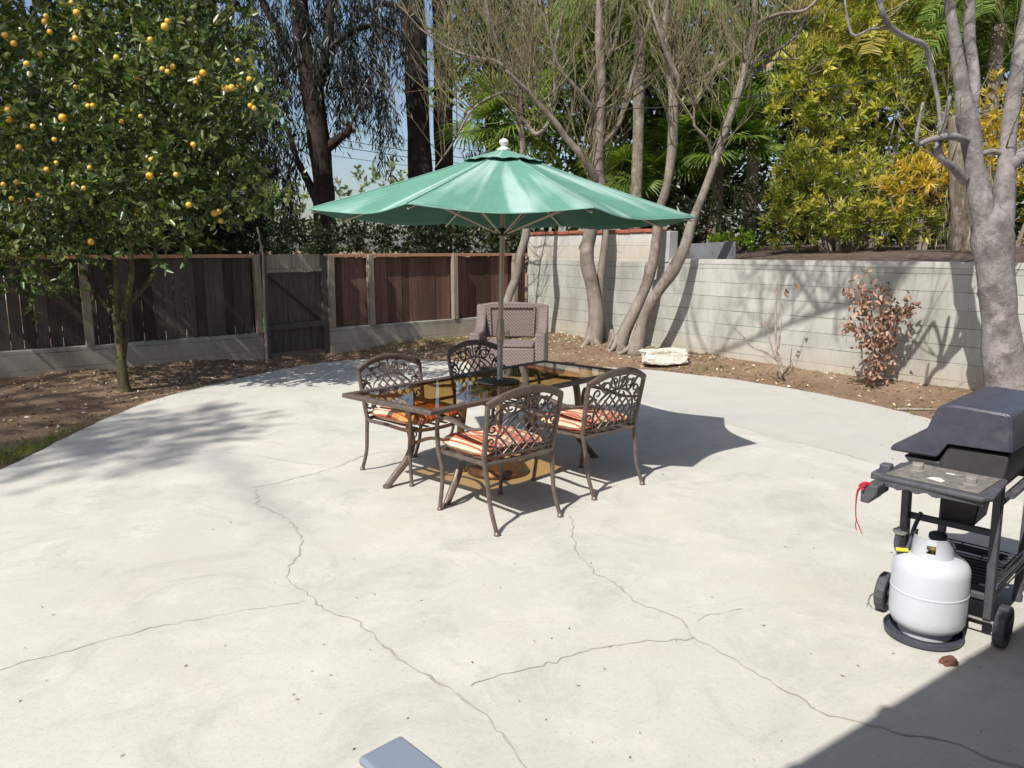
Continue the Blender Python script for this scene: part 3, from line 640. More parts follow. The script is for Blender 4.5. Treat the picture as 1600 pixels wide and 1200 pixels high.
# ------------------------------------------------------------ umbrella
um = thing('patio_umbrella', TC, 0, 'large faded green market umbrella with white finial, standing through the glass table', 'umbrella')
um.rotation_euler = (R(-.6), R(1.2), 0)
UR, UZ, UT = 1.40, 1.935, 2.42
NS, NR, K8 = 12, 14, 8
def canopy(r0, r1, z0, z1, sag, th, scallop):
    V, F = [], []; cols_ = K8 * NS
    for j in range(NR + 1):
        t = j / NR
        for i in range(cols_):
            ph = i / NS; s_ = ph - math.floor(ph); a = R(22.5 - 90 + 45 * ph); mid = math.sin(math.pi * s_)
            r = r0 + (r1 - r0) * t; chord = math.cos(R(22.5)) / math.cos(R(45) * (s_ - .5)); rr = r * (chord * (1 - scallop * mid * t ** 3))
            z = z0 + (z1 - z0) * (t ** .93) - sag * mid * t * (1.15 - .25 * t) * (1 - .25 * t ** 6)
            V.append((rr * math.cos(a), rr * math.sin(a), z))
    for j in range(NR):
        for i in range(cols_): F.append((j * cols_ + i, j * cols_ + (i + 1) % cols_, (j + 1) * cols_ + (i + 1) % cols_, (j + 1) * cols_ + i))
    return V, F, cols_
V, F, cc = canopy(.09, UR, UT - .03, UZ, .055, 0, .075)
w = MB(); w.add(V, F); ca = w.build('canopy', M['canopy'], um, smooth='all')
ca.data.materials.append(M['lining']); sd = ca.modifiers.new('thick', 'SOLIDIFY'); sd.thickness = .003; sd.material_offset = 1; sd.material_offset_rim = 0
w = MB(); edge = [Vector(V[NR * cc + i]) for i in range(cc)]; w.tube(edge + [edge[0]], .0035, n=5)
for k in range(K8):
    for j in range(0, 1): w.tube([Vector(V[jj * cc + k * NS]) + Vector((0, 0, .003)) for jj in range(NR + 1)], .003, n=4)
w.build('hem', M['hem'], ca, smooth=True)
V, F, cc2 = canopy(.02, .30, UT - .002, UT - .088, .006, 0, -.03)
w = MB(); w.add(V, F); vc = w.build('vent_cap', M['canopy'], um, smooth='all'); sd = vc.modifiers.new('thick', 'SOLIDIFY'); sd.thickness = .002
w = MB(); edge = [Vector(V[NR * cc2 + i]) + Vector((0, 0, .004 * math.sin(i * 1.1))) for i in range(cc2)]; w.tube(edge + [edge[0]], .003, n=5); w.build('vent_hem', M['hem'], vc, smooth=True)
w = MB(); w.lathe([(.0, .0), (.05, 0), (.052, .012), (.03, .022), (.018, .03), (.018, .036), (.03, .045), (.036, .06), (.03, .076), (.012, .086), (0, .088)], (0, 0, UT - .012), 20); w.build('finial', M['white'], um, smooth=True)
w = MB(); w.tube([(0, 0, .99), (0, 0, UT + .01)], .019, n=16); w.build('pole', M['pole'], um, smooth=True)
w = MB(); w.tube([(0, 0, .12), (0, 0, .99)], .0215, n=16); w.lathe([(.0215, 0), (.026, .004), (.026, .03), (.0215, .034)], (0, 0, .985), 16); w.build('lower_pole', M['greypole'], um, smooth=True)
w = MB(); w.lathe([(.02, 0), (.034, .01), (.037, .05), (.03, .10), (.024, .16), (.02, .165)], (0, 0, 1.02), 16); w.tube([(0, -.02, 1.08), (0, -.06, 1.08)], .008, n=6); w.tube([(0, -.06, 1.08), (.055, -.065, 1.085)], .006, n=6); w.lathe([(0, -.012), (.011, -.01), (.011, .02), (0, .024)], (.06, -.08, 1.085), 8); w.build('crank', M['pole'], um, smooth=True)
w = MB(); w.lathe([(0, 0), (.24, 0), (.245, .02), (.22, .055), (.08, .075), (.035, .085), (.032, .26), (0, .26)], (0, 0, .0), 32); w.build('base', M['bronze'], um, smooth=True)
w = MB(); w.lathe([(.019, 0), (.04, .005), (.04, .05), (.019, .055)], (0, 0, 1.80), 16); w.build('runner', M['darkmetal'], um, smooth=True)
for k in range(8):
    a = R(22.5 - 90 + 45 * k); c_, s_ = math.cos(a), math.sin(a)
    def rp(t): return Vector((c_ * UR * t, s_ * UR * t, UT - .05 + (UZ - UT + .03) * t ** .93 - .012))
    w = MB(); w.tube([rp(.04), rp(.35), rp(.7), rp(.985)], .007, n=5); rb = w.build('rib', M['pole'], um, smooth=True)
    w = MB(); w.tube([(c_ * .04, s_ * .04, 1.82), rp(.52) - Vector((0, 0, .012))], .007, n=5); w.build('strut', M['pole'], rb, smooth=True)

# ------------------------------------------------------------ wicker armchair
wc = thing('wicker_armchair', (-.03, 10.55, H1(.1, 11) * .2 - .01), R(-6), 'mauve brown wicker armchair with wide woven arms, empty, behind the table', 'armchair')
def rect_prism(w, pts, y0, y1): w.prism(pts, 'y', y0, y1)
w = MB(); w.prism([(-.50, .58), (-.30, .86), (-.36, .95), (-.52, 1.0)][::-1] if 0 else [(-.42, .50), (.42, .50), (.46, .965), (.3, .99), (0, 1.0), (-.3, .99), (-.46, .965)], 'y', .34, .42)
bk = w.build('backrest', M['wicker'], wc, bevel=.02)
w = MB()
for p, q in (((-.30, .52), (-.32, .93)), ((.30, .52), (.32, .93)), ((-.32, .93), (.32, .93))): w.tube([(p[0], .325, p[1]), (q[0], .325, q[1])], .016, n=6)
w.build('back_trim', M['wicker'], bk, smooth=True)
for s_ in (-1, 1):
    w = MB(); side = [(-.38, .0), (-.35, .63), (.10, .62), (.24, .70), (.31, .82), (.35, .96), (.42, .97), (.40, 0)]
    w.prism(side, 'x', s_ * .37, s_ * .51); w.build('arm', M['wicker'], wc, bevel=.025)
w = MB(); w.box((0, -.02, .30), (.735, .72, .26)); w.build('seat', M['wicker'], wc, bevel=.02)
w = MB(); w.box((0, -.03, .455), (.70, .62, .045)); w.build('seat_pad', M['wicker'], wc, bevel=.018)
# ------------------------------------------------------------ gas grill
gr_ = thing('gas_grill', (1.95, 3.28, 0), R(-45), 'weathered black gas grill on wheels with closed lid and dusty two knob control panel', 'grill')
prof = [(-.250, .792), (-.252, .806), (-.240, .822), (-.126, .893), (-.108, .915), (-.082, 1.0), (-.066, 1.024), (-.04, 1.036), (.004, 1.040), (.190, 1.030), (.205, 1.024), (.213, 1.008), (.228, .866), (-.018, .862), (-.052, .800), (-.062, .792)]
w = MB(); w.prism(prof, 'y', -.05, .60); lid = w.build('lid', M['grillblack'], gr_, bevel=.012, seg=3)
cx_, cz_ = .02, .90; w = MB(); w.prism([(cx_ + (x - cx_) * .955, cz_ + (z - cz_) * .93 + (.004 if z > .9 else 0)) for x, z in prof], 'y', -.057, -.0495); w.build('lid_end_cap', M['grillblack'], lid, bevel=.004)
w = MB(); w.prism([(-.05, .78), (-.016, .852), (.212, .850), (.205, .76), (.17, .66), (-.03, .66)], 'y', -.035, .585)
w.prism([(-.20, .775), (-.045, .775), (-.03, .66), (-.12, .68)], 'y', -.03, .58); w.build('firebox', M['fire'], gr_, bevel=.008)
# end control panel: raised rim, dusty inset plate, notched apron
w = MB(); w.prism([(-.185, -.375), (.215, -.405), (.245, -.36), (.225, -.06), (-.16, -.045), (-.19, -.10)], 'z', .735, .757); w.build('control_panel', M['grillgrey'], gr_, bevel=.008, seg=3)
w = MB(); w.prism([(-.165, -.34), (.19, -.365), (.205, -.09), (-.135, -.075)], 'z', .7572, .762); w.build('panel_plate', M['dusty'], gr_, bevel=.002)
w = MB(); q = []
for i in range(25):
    x = -.185 + .40 * i / 24; q.append((x, .735 - (.018 + .007 * math.sin(i * 1.5) * (4 < i < 15))))
w.prism([(-.185, .737), (.215, .737)] + q[::-1], 'y', -.385, -.37); w.build('apron', M['grillgrey'], gr_)
w = MB(); w.prism([(-.215, .655), (-.215, .722), (-.17, .742), (-.15, .70), (-.18, .655)], 'y', -.475, -.34); w.box((-.165, -.40, .71), (.03, .14, .05)); w.build('lighter_bracket', M['grillgrey'], gr_, bevel=.006)
w = MB(); w.box((-.20, -.29, .742), (.05, .12, .03)); w.box((-.195, -.25, .765), (.045, .05, .03)); w.build('side_bracket', M['grillgrey'], gr_, bevel=.006)
for kx, ky in ((-.085, -.20), (.135, -.26)):
    w = MB(); w.lathe([(0, 0), (.031, 0), (.031, .004), (.024, .006), (.023, .026), (.019, .030), (0, .031)], (kx, ky, .762), 20); w.box((kx, ky, .795), (.042, .010, .006), Matrix.Rotation(.4, 3, 'Z')); w.build('knob', M['knob'], gr_, smooth=True)
w = MB(); w.add([(-.02, -.30, .7635), (.045, -.325, .7635), (.05, -.29, .7635), (.02, -.255, .7635), (-.01, -.27, .7635)], [(0, 1, 2, 3, 4)]); w.add([(.015, -.17, .7635), (.05, -.175, .7635), (.052, -.155, .7635), (.018, -.15, .7635)], [(0, 1, 2, 3)]); w.build('peeled_label', M['white'], gr_)
for (x, y0_, z1) in ((-.165, .03, .76), (.195, .03, .76)):
    w = MB(); w.box((x, y0_ - .06, .43), (.034, .045, .64), Matrix.Rotation(R(4.5), 3, 'X')); w.build('leg', M['grillgrey'], gr_, bevel=.004)
for x in (-.165, .195):
    w = MB(); w.box((x, .56, .37), (.034, .04, .74)); w.build('leg', M['grillgrey'], gr_, bevel=.004)
w = MB()
w.box((.015, -.02, .50), (.36, .022, .028)); w.build('crossbar', M['grillgrey'], gr_, bevel=.003); w = MB()
for z, y in ((.20, .0), (.20, .56), (.64, .56)): w.box((.015, y, z), (.36, .022, .028))
for x in (-.165, .195):
    w.box((x, .28, .215), (.022, .56, .03)); w.box((x, .28, .64), (.022, .56, .03))
w.build('cart_frame', M['grillgrey'], gr_, bevel=.003)
w = MB()
for i in range(13): w.tube([(-.15, .04 + i * .042, .235), (.19, .04 + i * .042, .235)], .0035, n=5)
for x in (-.06, .06, .17): w.tube([(x, .02, .23), (x, .56, .23)], .0035, n=5)
for i in range(4): w.tube([(.215, .02, .215 + .03 * i), (.225, .56, .215 + .03 * i)], .0035, n=5)
w.build('wire_shelf', M['darkmetal'], gr_, smooth=True)
w = MB(); w.prism([(-.04, .50), (.10, .50), (.12, .66), (-.05, .66)], 'y', .02, .22); w.box((.03, .10, .53), (.10, .14, .12)); w.build('burner_box', M['darkmetal'], gr_, bevel=.006)
w = MB(); w.box((.015, .30, .16), (.33, .50, .012)); w.build('heat_plate', M['darkmetal'], gr_)
for x in (-.235, .255):
    w = MB(); N_ = 36; hub = (x, -.0, .092); vs = []; prof_w = [(-.022, .086), (-.018, .092), (.018, .092), (.022, .086), (.022, .062), (.010, .058), (.010, .022), (.018, .018), (.018, .0)]
    prof_w = [(-.018, 0), (-.018, .018), (-.010, .022), (-.010, .058), (-.022, .062)] + prof_w
    for a_, r_ in prof_w:
        for i in range(N_):
            th = 2 * math.pi * i / N_; rr = r_ - (.004 if (i % 2 and abs(r_ - .092) < .001) else 0); vs.append((hub[0] + a_, hub[1] + rr * math.cos(th), hub[2] + rr * math.sin(th)))
    w.add(vs, [(j * N_ + i, j * N_ + (i + 1) % N_, (j + 1) * N_ + (i + 1) % N_, (j + 1) * N_ + i) for j in range(len(prof_w) - 1) for i in range(N_)]); wh = w.build('wheel', M['rubber'], gr_, smooth=True)
    w = MB()
    for k in range(5):
        th = 2 * math.pi * k / 5; w.box((hub[0], hub[1] + .04 * math.cos(th), hub[2] + .04 * math.sin(th)), (.026, .012, .04), Matrix.Rotation(th - math.pi / 2, 3, 'X'))
    w.build('spokes', M['rubber'], wh)
w = MB(); w.tube([(-.24, 0, .092), (.26, 0, .092)], .007, n=8); w.build('axle', M['steel'], gr_, smooth=True)
for x in (-.165, .195):
    w = MB(); w.lathe([(0, 0), (.022, 0), (.024, .03), (.018, .04)], (x, .56, 0), 12); w.build('foot', M['rubber'], gr_, smooth=True)
w = MB(); w.tube([(.25, -.10, .70), (.262, .1, .715), (.262, .5, .715), (.25, .62, .70)], .013, n=8); w.build('side_rail', M['grillgrey'], gr_, smooth=True)
# red string tied to the bracket
w = MB(); G = Matrix.Rotation(R(-45), 3, 'Z'); O_ = Vector((1.95, 3.28, 0))
def gw(x, y, z): return O_ + G @ Vector((x, y, z))
w.tube([gw(-.185, -.455, .735), gw(-.20, -.482, .73), gw(-.222, -.484, .705), gw(-.226, -.484, .645), gw(-.22, -.486, .585), gw(-.205, -.484, .55), gw(-.19, -.484, .52)], [.008, .007, .005, .003, .0025, .0025, .002], n=5, smooth=3)
w.tube([gw(-.175, -.455, .727), gw(-.195, -.48, .742), gw(-.215, -.484, .725), gw(-.20, -.482, .713)], .008, n=5, smooth=3)
w.tube([gw(-.217, -.486, .585), gw(-.221, -.488, .555), gw(-.213, -.488, .533)], .002, n=4)
tag(w.build('red_string', M['red'], smooth=True), 'red string hanging from the front left bracket of the grill', 'string')

# ------------------------------------------------------------ propane tank
tk = thing('propane_tank', gw(-.015, -.125, .0), R(-45), 'white propane tank standing in a dark tray at the wheel end of the grill', 'gas tank')
r_ = .155
pf = [(0, .055), (.08, .058), (.118, .068), (.140, .085), (.152, .112), (r_, .145), (r_, .238), (r_ + .002, .240), (r_ + .002, .246), (r_, .248), (r_, .335), (.151, .358), (.139, .378), (.115, .393), (.08, .401), (0, .405)]
w = MB(); w.lathe(pf, (0, 0, -.02), 48); w.build('tank_body', M['tank'], tk, smooth=True)
w = MB(); w.lathe([(.104, .03), (.110, .03), (.113, .05), (.110, .09), (.104, .09), (.108, .07)], (0, 0, -.012), 36); w.build('foot_ring', M['tank'], tk, smooth=True)
w = MB(); TOP = .378
def collar(a0, a1, z0, z1): w.lathe([(.083, z0), (.086, z0), (.079, z1), (.082, z1 + .006), (.076, z1 + .006), (.076, z1), (.083, z0)], (0, 0, 0), 20, a0=a0, a1=a1)
collar(R(-200), R(-92), TOP, TOP + .085); collar(R(-66), R(10), TOP, TOP + .085)
w.lathe([(.083, TOP), (.086, TOP), (.084, TOP + .028), (.081, TOP + .028), (.083, TOP)], (0, 0, 0), 8, a0=R(-92), a1=R(-66)); w.lathe([(.0795, TOP + .064), (.0825, TOP + .064), (.082, TOP + .091), (.076, TOP + .091), (.0795, TOP + .064)], (0, 0, 0), 8, a0=R(-92), a1=R(-66))
w.build('collar', M['tank'], tk, smooth=True)
w = MB(); w.lathe([(0, 0), (.018, 0), (.018, .03), (.012, .034), (.012, .055), (0, .056)], (0, 0, TOP), 14); w.tube([(0, 0, TOP + .04), (.05, .03, TOP + .045), (.075, .045, TOP + .045)], .011, n=8); w.build('valve', M['brass'], tk, smooth=True)
w = MB(); w.lathe([(0, 0), (.034, 0), (.038, .006), (.036, .022), (.022, .03), (0, .032)], (.01, .02, TOP + .07), 16); w.build('valve_knob', M['grillblack'], tk, smooth=True)
rg = MB()   # regulator and hose on the left shoulder
rg.lathe([(0, 0), (.026, 0), (.032, .008), (.032, .016), (.018, .022), (.016, .028), (0, .03)], (-.128, -.03, .448), 18); rg.build('regulator', M['steel'], tk, smooth=True)
w = MB(); w.tube([(-.128, -.03, .452), (-.134, -.036, .42), (-.134, -.045, .39), (-.12, -.05, .372), (-.098, -.04, .378), (-.088, -.02, .415), (-.085, .0, .47), (-.075, .05, .54)], [.021, .017, .013, .011, .010, .009, .009, .009], n=8, smooth=4); w.build('hose', M['grillblack'], tk, smooth=True)
w = MB(); w.box((-.105, -.065, .388), (.05, .018, .006), Matrix.Rotation(.5, 3, 'Z') @ Matrix.Rotation(.5, 3, 'X')); w.build('warning_tag', M['yellowtag'], tk)
ty = MB(); ty.lathe([(0, .004), (.150, .004), (.158, .010), (.163, .034), (.158, .036), (.152, .014), (0, .012)], (0, 0, 0), 40)
ty = ty.build('drip_tray', M['grillblack'], smooth=True); ty.location = gw(-.018, -.14, 0); tag(ty, 'round dark tray on the concrete under the white tank', 'tray')

# ------------------------------------------------------------ blue plastic armchair in the foreground (only its arm end shows)
pc = thing('plastic_chair', (-.25, 1.08, 0), math.atan2(.69, .72) , 'blue grey plastic armchair at the bottom edge, only its rounded arm end showing', 'chair')
pc.rotation_euler = (0, 0, math.atan2(-(-.69), .72))
w = MB(); w.box((0, 0, .38), (.46, .46, .03)); w.build('seat', M['blueplastic'], pc, bevel=.014)
w = MB(); w.prism([(-.24, .40), (.24, .40), (.26, .70), (.18, .80), (-.18, .80), (-.26, .70)], 'y', -.27, -.245); w.build('backrest', M['blueplastic'], pc, bevel=.012)
ARM = []
for s_ in (-1, 1):
    w = MB(); w.box((s_ * .285, .06, .61), (.115, .60, .022)); a_ = w.build('arm', M['blueplastic'], pc, bevel=.0); 
    bv = a_.modifiers.new('bevel', 'BEVEL'); bv.width = .010; bv.segments = 4; bv.limit_method = 'ANGLE'
    for y_ in (.29, -.22):
        w = MB(); w.box((s_ * .285, y_, .30), (.05, .045, .60)); w.build('leg', M['blueplastic'], pc, bevel=.01)
# ------------------------------------------------------------ rock, saplings, debris
def rock(name, c, r, mat, seed, sub=4, amp=.18):
    import bmesh
    rr = random.Random(seed); bm = bmesh.new(); bmesh.ops.create_icosphere(bm, subdivisions=sub, radius=1)
    import mathutils
    for v in bm.verts:
        p = v.co.copy(); q = Vector((max(-.72, min(.72, p.x)), max(-.72, min(.72, p.y)), max(-.62, min(.62, p.z))))
        n1 = mathutils.noise.noise(p * 1.6 + Vector((seed, 0, 0))); n2 = mathutils.noise.noise(p * 4.5 + Vector((0, seed, 0))); n3 = mathutils.noise.noise(p * 11)
        q = q * (1 + amp * n1 + amp * .45 * n2 + amp * .2 * n3); v.co = Vector((q.x * r[0] * 1.35, q.y * r[1] * 1.35, q.z * r[2] * 1.5))
    me = bpy.data.meshes.new(name); bm.to_mesh(me); bm.free(); me.materials.append(mat)
    o = bpy.data.objects.new(name, me); COL.objects.link(o); o.location = c
    me.polygons.foreach_set('use_smooth', [True] * len(me.polygons)); me.set_sharp_from_angle(angle=R(28)); return o
rp_ = at(1040, 566, .08); tag(rock('white_rock', (rp_.x, rp_.y + .12, .15), (.33, .17, .105), M['rock'], 3), 'large white rock lying on the dirt at the edge of the concrete', 'rock')
q = at(1482, 1038); tag(rock('brown_leaf_clod', (q.x, q.y, .016), (.028, .02, .014), simple('rust leaf', (.16, .06, .04), (.09, .04, .03), 60, .8), 8, 3, .5), 'crumpled dark brown leaf on the concrete in front of the tank', 'leaf')

# ------------------------------------------------------------ trees
WS = 1.0
def nodes(pts, Y0, dz=.0, seed=0):     # photo polyline [(x, y, width_px, (dY))] -> 3D points and radii
    P, Q = [], []
    for p in pts:
        x, y, wpx = p[:3]; dY = p[3] if len(p) > 3 else 0
        P.append(atY(x, y, Y0 + dY)); Q.append(wpx * WS * .5 * (Y0 + dY) / FPX)
    return P, Q
def grow(mb, start, d, ln, r, up=.3, wander=.35, n=6, kids=2, depth=1, tips=None, mi=0, minr=.0025):
    p = Vector(start); d = Vector(d).normalized(); pts = [p.copy()]; rs = [r]
    for i in range(n):
        d = (d + Vector((random.gauss(0, wander), random.gauss(0, wander), random.gauss(0, wander) + up)) * .35).normalized()
        p = p + d * ln / n; pts.append(p.copy()); rs.append(max(minr, r * (1 - .85 * (i + 1) / n)))
    mb.tube(pts, rs, n=4 if r < .012 else 6, mi=mi, cap=False)
    if tips is not None: tips.append((pts[-1].copy(), d.copy()))
    if depth > 0:
        for _ in range(kids):
            i = random.randint(1, n - 1); dd = (d + Vector((random.gauss(0, .6), random.gauss(0, .6), random.gauss(.15, .4)))).normalized()
            grow(mb, pts[i], dd, ln * random.uniform(.4, .7), max(minr, rs[i] * .6), up, wander, max(3, n - 2), kids, depth - 1, tips, mi, minr)
    return pts, rs
def bumpy(mb, pts, rs, n=12, sm=5, mi=0):
    P, Q = spline([Vector(p) for p in pts], list(rs), sm)
    ph = random.random() * 6; Q = [q * (1 + .05 * math.sin(i * .31 + ph) + .03 * math.sin(i * .83 + ph)) for i, q in enumerate(Q)]
    mb.tube(P, Q, n=n, wob=.018, mi=mi)
def yard_tree(base, label, trunks, limbs, Y0, shoots, mat='palebark', seed=1, sl=1.6, sr=.010, flare=True, name='bare_tree', twigkids=2, updir=.5, group=None, leafn=0):
    random.seed(seed); t = thing(name, base, 0, label, 'tree', group); B = Vector(base)
    tw = MB()
    for tr in trunks:
        P, Q = nodes(tr, Y0)
        if flare: P[0].z = min(P[0].z, B.z - .08)
        bumpy(tw, P, Q, 14)
        if flare:
            for k in range(4):
                a = k * 1.57 + random.random(); d = Vector((math.cos(a), math.sin(a), 0)); p0 = P[0].copy(); p0.z = B.z
                L_ = random.uniform(.4, .9) * Q[0] * 2
                tw.tube([p0 + Vector((0, 0, .22)), p0 + d * Q[0] * .8 + Vector((0, 0, .05)), p0 + d * (Q[0] * 1.3 + L_ * .5) + Vector((0, 0, -.05))], [Q[0] * .3, Q[0] * .32, Q[0] * .10], n=7, smooth=3)
    vv = [(x - B.x, y - B.y, z - B.z) for x, y, z in tw.v]; tw.v = vv; tw.build('trunk', M[mat], t, smooth='all')
    srcs = []
    for lb in limbs:
        lm = MB(); P, Q = nodes(lb, Y0); bumpy(lm, P, Q, 9, 4); lm.v = [(x - B.x, y - B.y, z - B.z) for x, y, z in lm.v]; lm.build('branch', M[mat], t, smooth='all'); srcs.append((P, Q))
    for tr in trunks: P, Q = nodes(tr, Y0); srcs.append((P[len(P) // 2:], Q[len(Q) // 2:]))
    cm = MB(); tips = []
    for _ in range(shoots):
        P, Q = random.choice(srcs); i = random.randint(0, len(P) - 2); p = P[i].lerp(P[i + 1], random.random())
        if p.z < 2.1: continue
        d = Vector((random.gauss(0, .7), random.gauss(0, .7), updir + random.random() * .6))
        grow(cm, p, d, random.uniform(.5, 1.1) * sl, random.uniform(.6, 1.2) * sr, up=.45, wander=.30, n=6, kids=twigkids, depth=2, tips=tips)
    cm.v = [(x - B.x, y - B.y, z - B.z) for x, y, z in cm.v]; cm.build('twigs', M['shoot'], t)
    if leafn and tips:
        k = [random.choice(tips) for _ in range(leafn)]; P = np.array([tuple(p[0] - B + Vector((random.gauss(0, .1), random.gauss(0, .1), random.gauss(0, .1)))) for p in k]); leaves('foliage', P, unit(leafn) + rows((0, 0, -.3)), .09, .03, M['back'], t)
    return t
WS = .59
yard_tree((atY(932, 538, 12.9).x, 12.9, .13), 'bare grey tree with a twisted base standing between wicker armchair and white rock', [
    [(925, 545, 58), (932, 500, 44), (926, 450, 36), (917, 405, 35), (922, 365, 34), (938, 300, 30), (934, 262, 30), (936, 200, 27), (940, 130, 24), (936, 60, 22), (938, -20, 18), (946, -90, 14)],
    [(955, 542, 34, .15), (940, 500, 22, .15), (938, 440, 20, .1), (944, 392, 19, .1), (946, 350, 17, .1), (938, 290, 14, .1)]], [
    [(934, 285, 26), (915, 252, 20, -.2), (884, 215, 18, -.3), (868, 192, 15, -.4), (838, 158, 12, -.5), (822, 140, 10, -.6), (790, 110, 8, -.8)],
    [(940, 225, 20), (966, 195, 13, .3), (980, 150, 12, .4), (990, 110, 10, .5), (1012, 40, 8, .6), (1030, -30, 6, .7)],
    [(932, 190, 16), (918, 160, 13, -.2), (892, 128, 10, -.4), (874, 105, 8, -.4), (860, 60, 6, -.5), (842, -10, 5, -.6)],
    [(940, 100, 14), (960, 70, 9, .2), (972, 10, 8, .3), (990, -60, 6, .3)]], 12.9, 90, seed=11, sl=1.5, sr=.013, twigkids=3)
yard_tree((atY(972, 543, 12.2).x, 12.2, .13), 'bare leaning grey tree whose foot touches the back left of the white rock', [
    [(965, 552, 46), (978, 515, 34), (1000, 470, 28), (1018, 420, 26), (1026, 370, 24), (1030, 330, 25), (1042, 290, 22), (1050, 235, 24), (1052, 190, 25), (1052, 150, 26), (1046, 110, 20), (1040, 40, 16), (1046, -50, 12)],
    [(958, 548, 26, .1), (982, 495, 17, .1), (1004, 450, 14, .1), (1012, 410, 13, .08)]], [
    [(1055, 150, 18), (1062, 130, 14, -.2), (1042, 85, 12, -.3), (1030, 50, 9, -.4), (1010, -10, 7, -.4)],
    [(1058, 110, 12), (1078, 80, 9, .2), (1090, 40, 8, .3), (1100, -20, 6, .3)],
    [(1060, 132, 10), (1090, 125, 9, .2), (1115, 110, 8, .3), (1150, 85, 7, .4), (1172, 70, 5, .5)]], 12.2, 70, seed=12, sl=1.4, sr=.013, twigkids=3)
yard_tree((atY(998, 545, 11.9).x, 11.9, .13), 'bare grey tree leaning hard to the right above the grey slab', [
    [(992, 550, 46, .3), (1004, 505, 32, .3), (1024, 462, 31, .1), (1050, 425, 34), (1070, 385, 27), (1082, 345, 24), (1100, 300, 21), (1118, 250, 20), (1135, 200, 19), (1152, 150, 18), (1166, 100, 18), (1176, 55, 17), (1180, 20, 14), (1178, -60, 10)]], [
    [(1112, 242, 10), (1106, 220, 8, -.1), (1088, 200, 7, -.2), (1084, 190, 6, -.2), (1086, 150, 4, -.2)],
    [(1172, 100, 12), (1200, 85, 9, .2), (1240, 60, 8, .3), (1262, 20, 7, .4)], [(1176, 40, 12), (1215, 22, 9, -.2), (1260, 15, 8, -.3), (1290, -20, 6, -.3)],
    [(1152, 150, 7), (1175, 120, 6, .2), (1205, 95, 5, .3), (1250, 92, 4, .3)]], 11.6, 70, seed=13, sl=1.4, sr=.013, twigkids=3)
yard_tree((atY(790, 505, 13.6).x, 13.6, .13), 'bare pale tree in the fence corner, behind the umbrella pole', [
    [(782, 515, 34), (793, 470, 22), (808, 430, 22), (812, 400, 20), (822, 365, 22), (818, 330, 20), (814, 290, 17), (817, 240, 16), (815, 200, 14), (812, 150, 14), (800, 115, 13), (780, 75, 11), (762, 20, 9), (750, -60, 7)]], [
    [(822, 190, 14), (838, 210, 12, -.2), (858, 190, 11, -.3), (868, 150, 9, -.3), (866, 90, 8, -.4), (880, 20, 6, -.4)],
    [(812, 152, 9), (790, 145, 7, -.2), (760, 155, 6, -.4), (735, 175, 6, -.5), (715, 210, 5, -.6), (700, 235, 4, -.7), (680, 262, 3, -.7)],
    [(808, 150, 10), (828, 120, 9, .2), (830, 60, 8, .3), (842, -20, 6, .3)],
    [(800, 115, 9), (775, 95, 8, .2), (745, 90, 6, .3), (700, 75, 5, .4), (650, 40, 4, .5)]], 13.6, 130, seed=14, sl=1.9, sr=.012, twigkids=3, updir=.3)
WS = .93
yard_tree((atY(1580, 655, 7.5).x, 7.5, .12), 'thick smooth grey tree with several limbs at the right, behind the grill', [
    [(1580, 668, 84), (1575, 610, 68), (1567, 550, 60), (1561, 490, 57), (1556, 430, 57), (1551, 380, 60), (1549, 350, 56), (1548, 332, 42), (1548, 318, 18)]], [
    [(1546, 372, 42), (1536, 330, 37), (1528, 295, 35), (1521, 250, 31), (1515, 205, 33), (1511, 188, 34), (1507, 160, 26), (1499, 110, 21), (1491, 60, 19), (1485, 15, 17), (1480, -50, 15)],
    [(1556, 375, 44, .05), (1566, 330, 37, .05), (1570, 285, 30, .1), (1574, 230, 26, .15), (1581, 170, 24, .2), (1590, 110, 23, .2), (1600, 50, 22, .3), (1612, -30, 18, .3)],
    [(1514, 195, 20, .1), (1521, 160, 18, .15), (1522, 120, 17, .2), (1516, 70, 18, .2), (1514, 30, 18, .3), (1518, -40, 15, .3)],
    [(1508, 282, 18), (1490, 262, 13, -.1), (1470, 246, 12, -.2), (1466, 225, 11, -.2), (1476, 190, 9, -.2), (1484, 150, 6, -.2)],
    [(1512, 222, 15), (1494, 214, 12, -.2), (1470, 214, 11, -.3), (1448, 220, 8, -.3), (1432, 222, 6, -.4), (1442, 160, 4, -.4)],
    [(1470, 212, 6, -.3), (1466, 160, 6, -.3), (1455, 110, 7, -.3), (1446, 72, 8, -.4), (1420, 60, 9, -.5), (1392, 42, 9, -.6), (1376, 10, 9, -.7), (1370, -40, 8, -.7)],
    [(1576, 258, 24, .1), (1600, 240, 22, .2), (1640, 200, 22, .3)], [(1390, 42, 5, -.6), (1360, 46, 4, -.6), (1330, 52, 4, -.6), (1318, -20, 3, -.5)], [(1536, 240, 9, .1), (1552, 236, 8, .12), (1570, 242, 10, .15)]], 7.5, 22, 'bigbark', seed=15, sl=1.1, sr=.009, updir=.1)

WS = 1.0
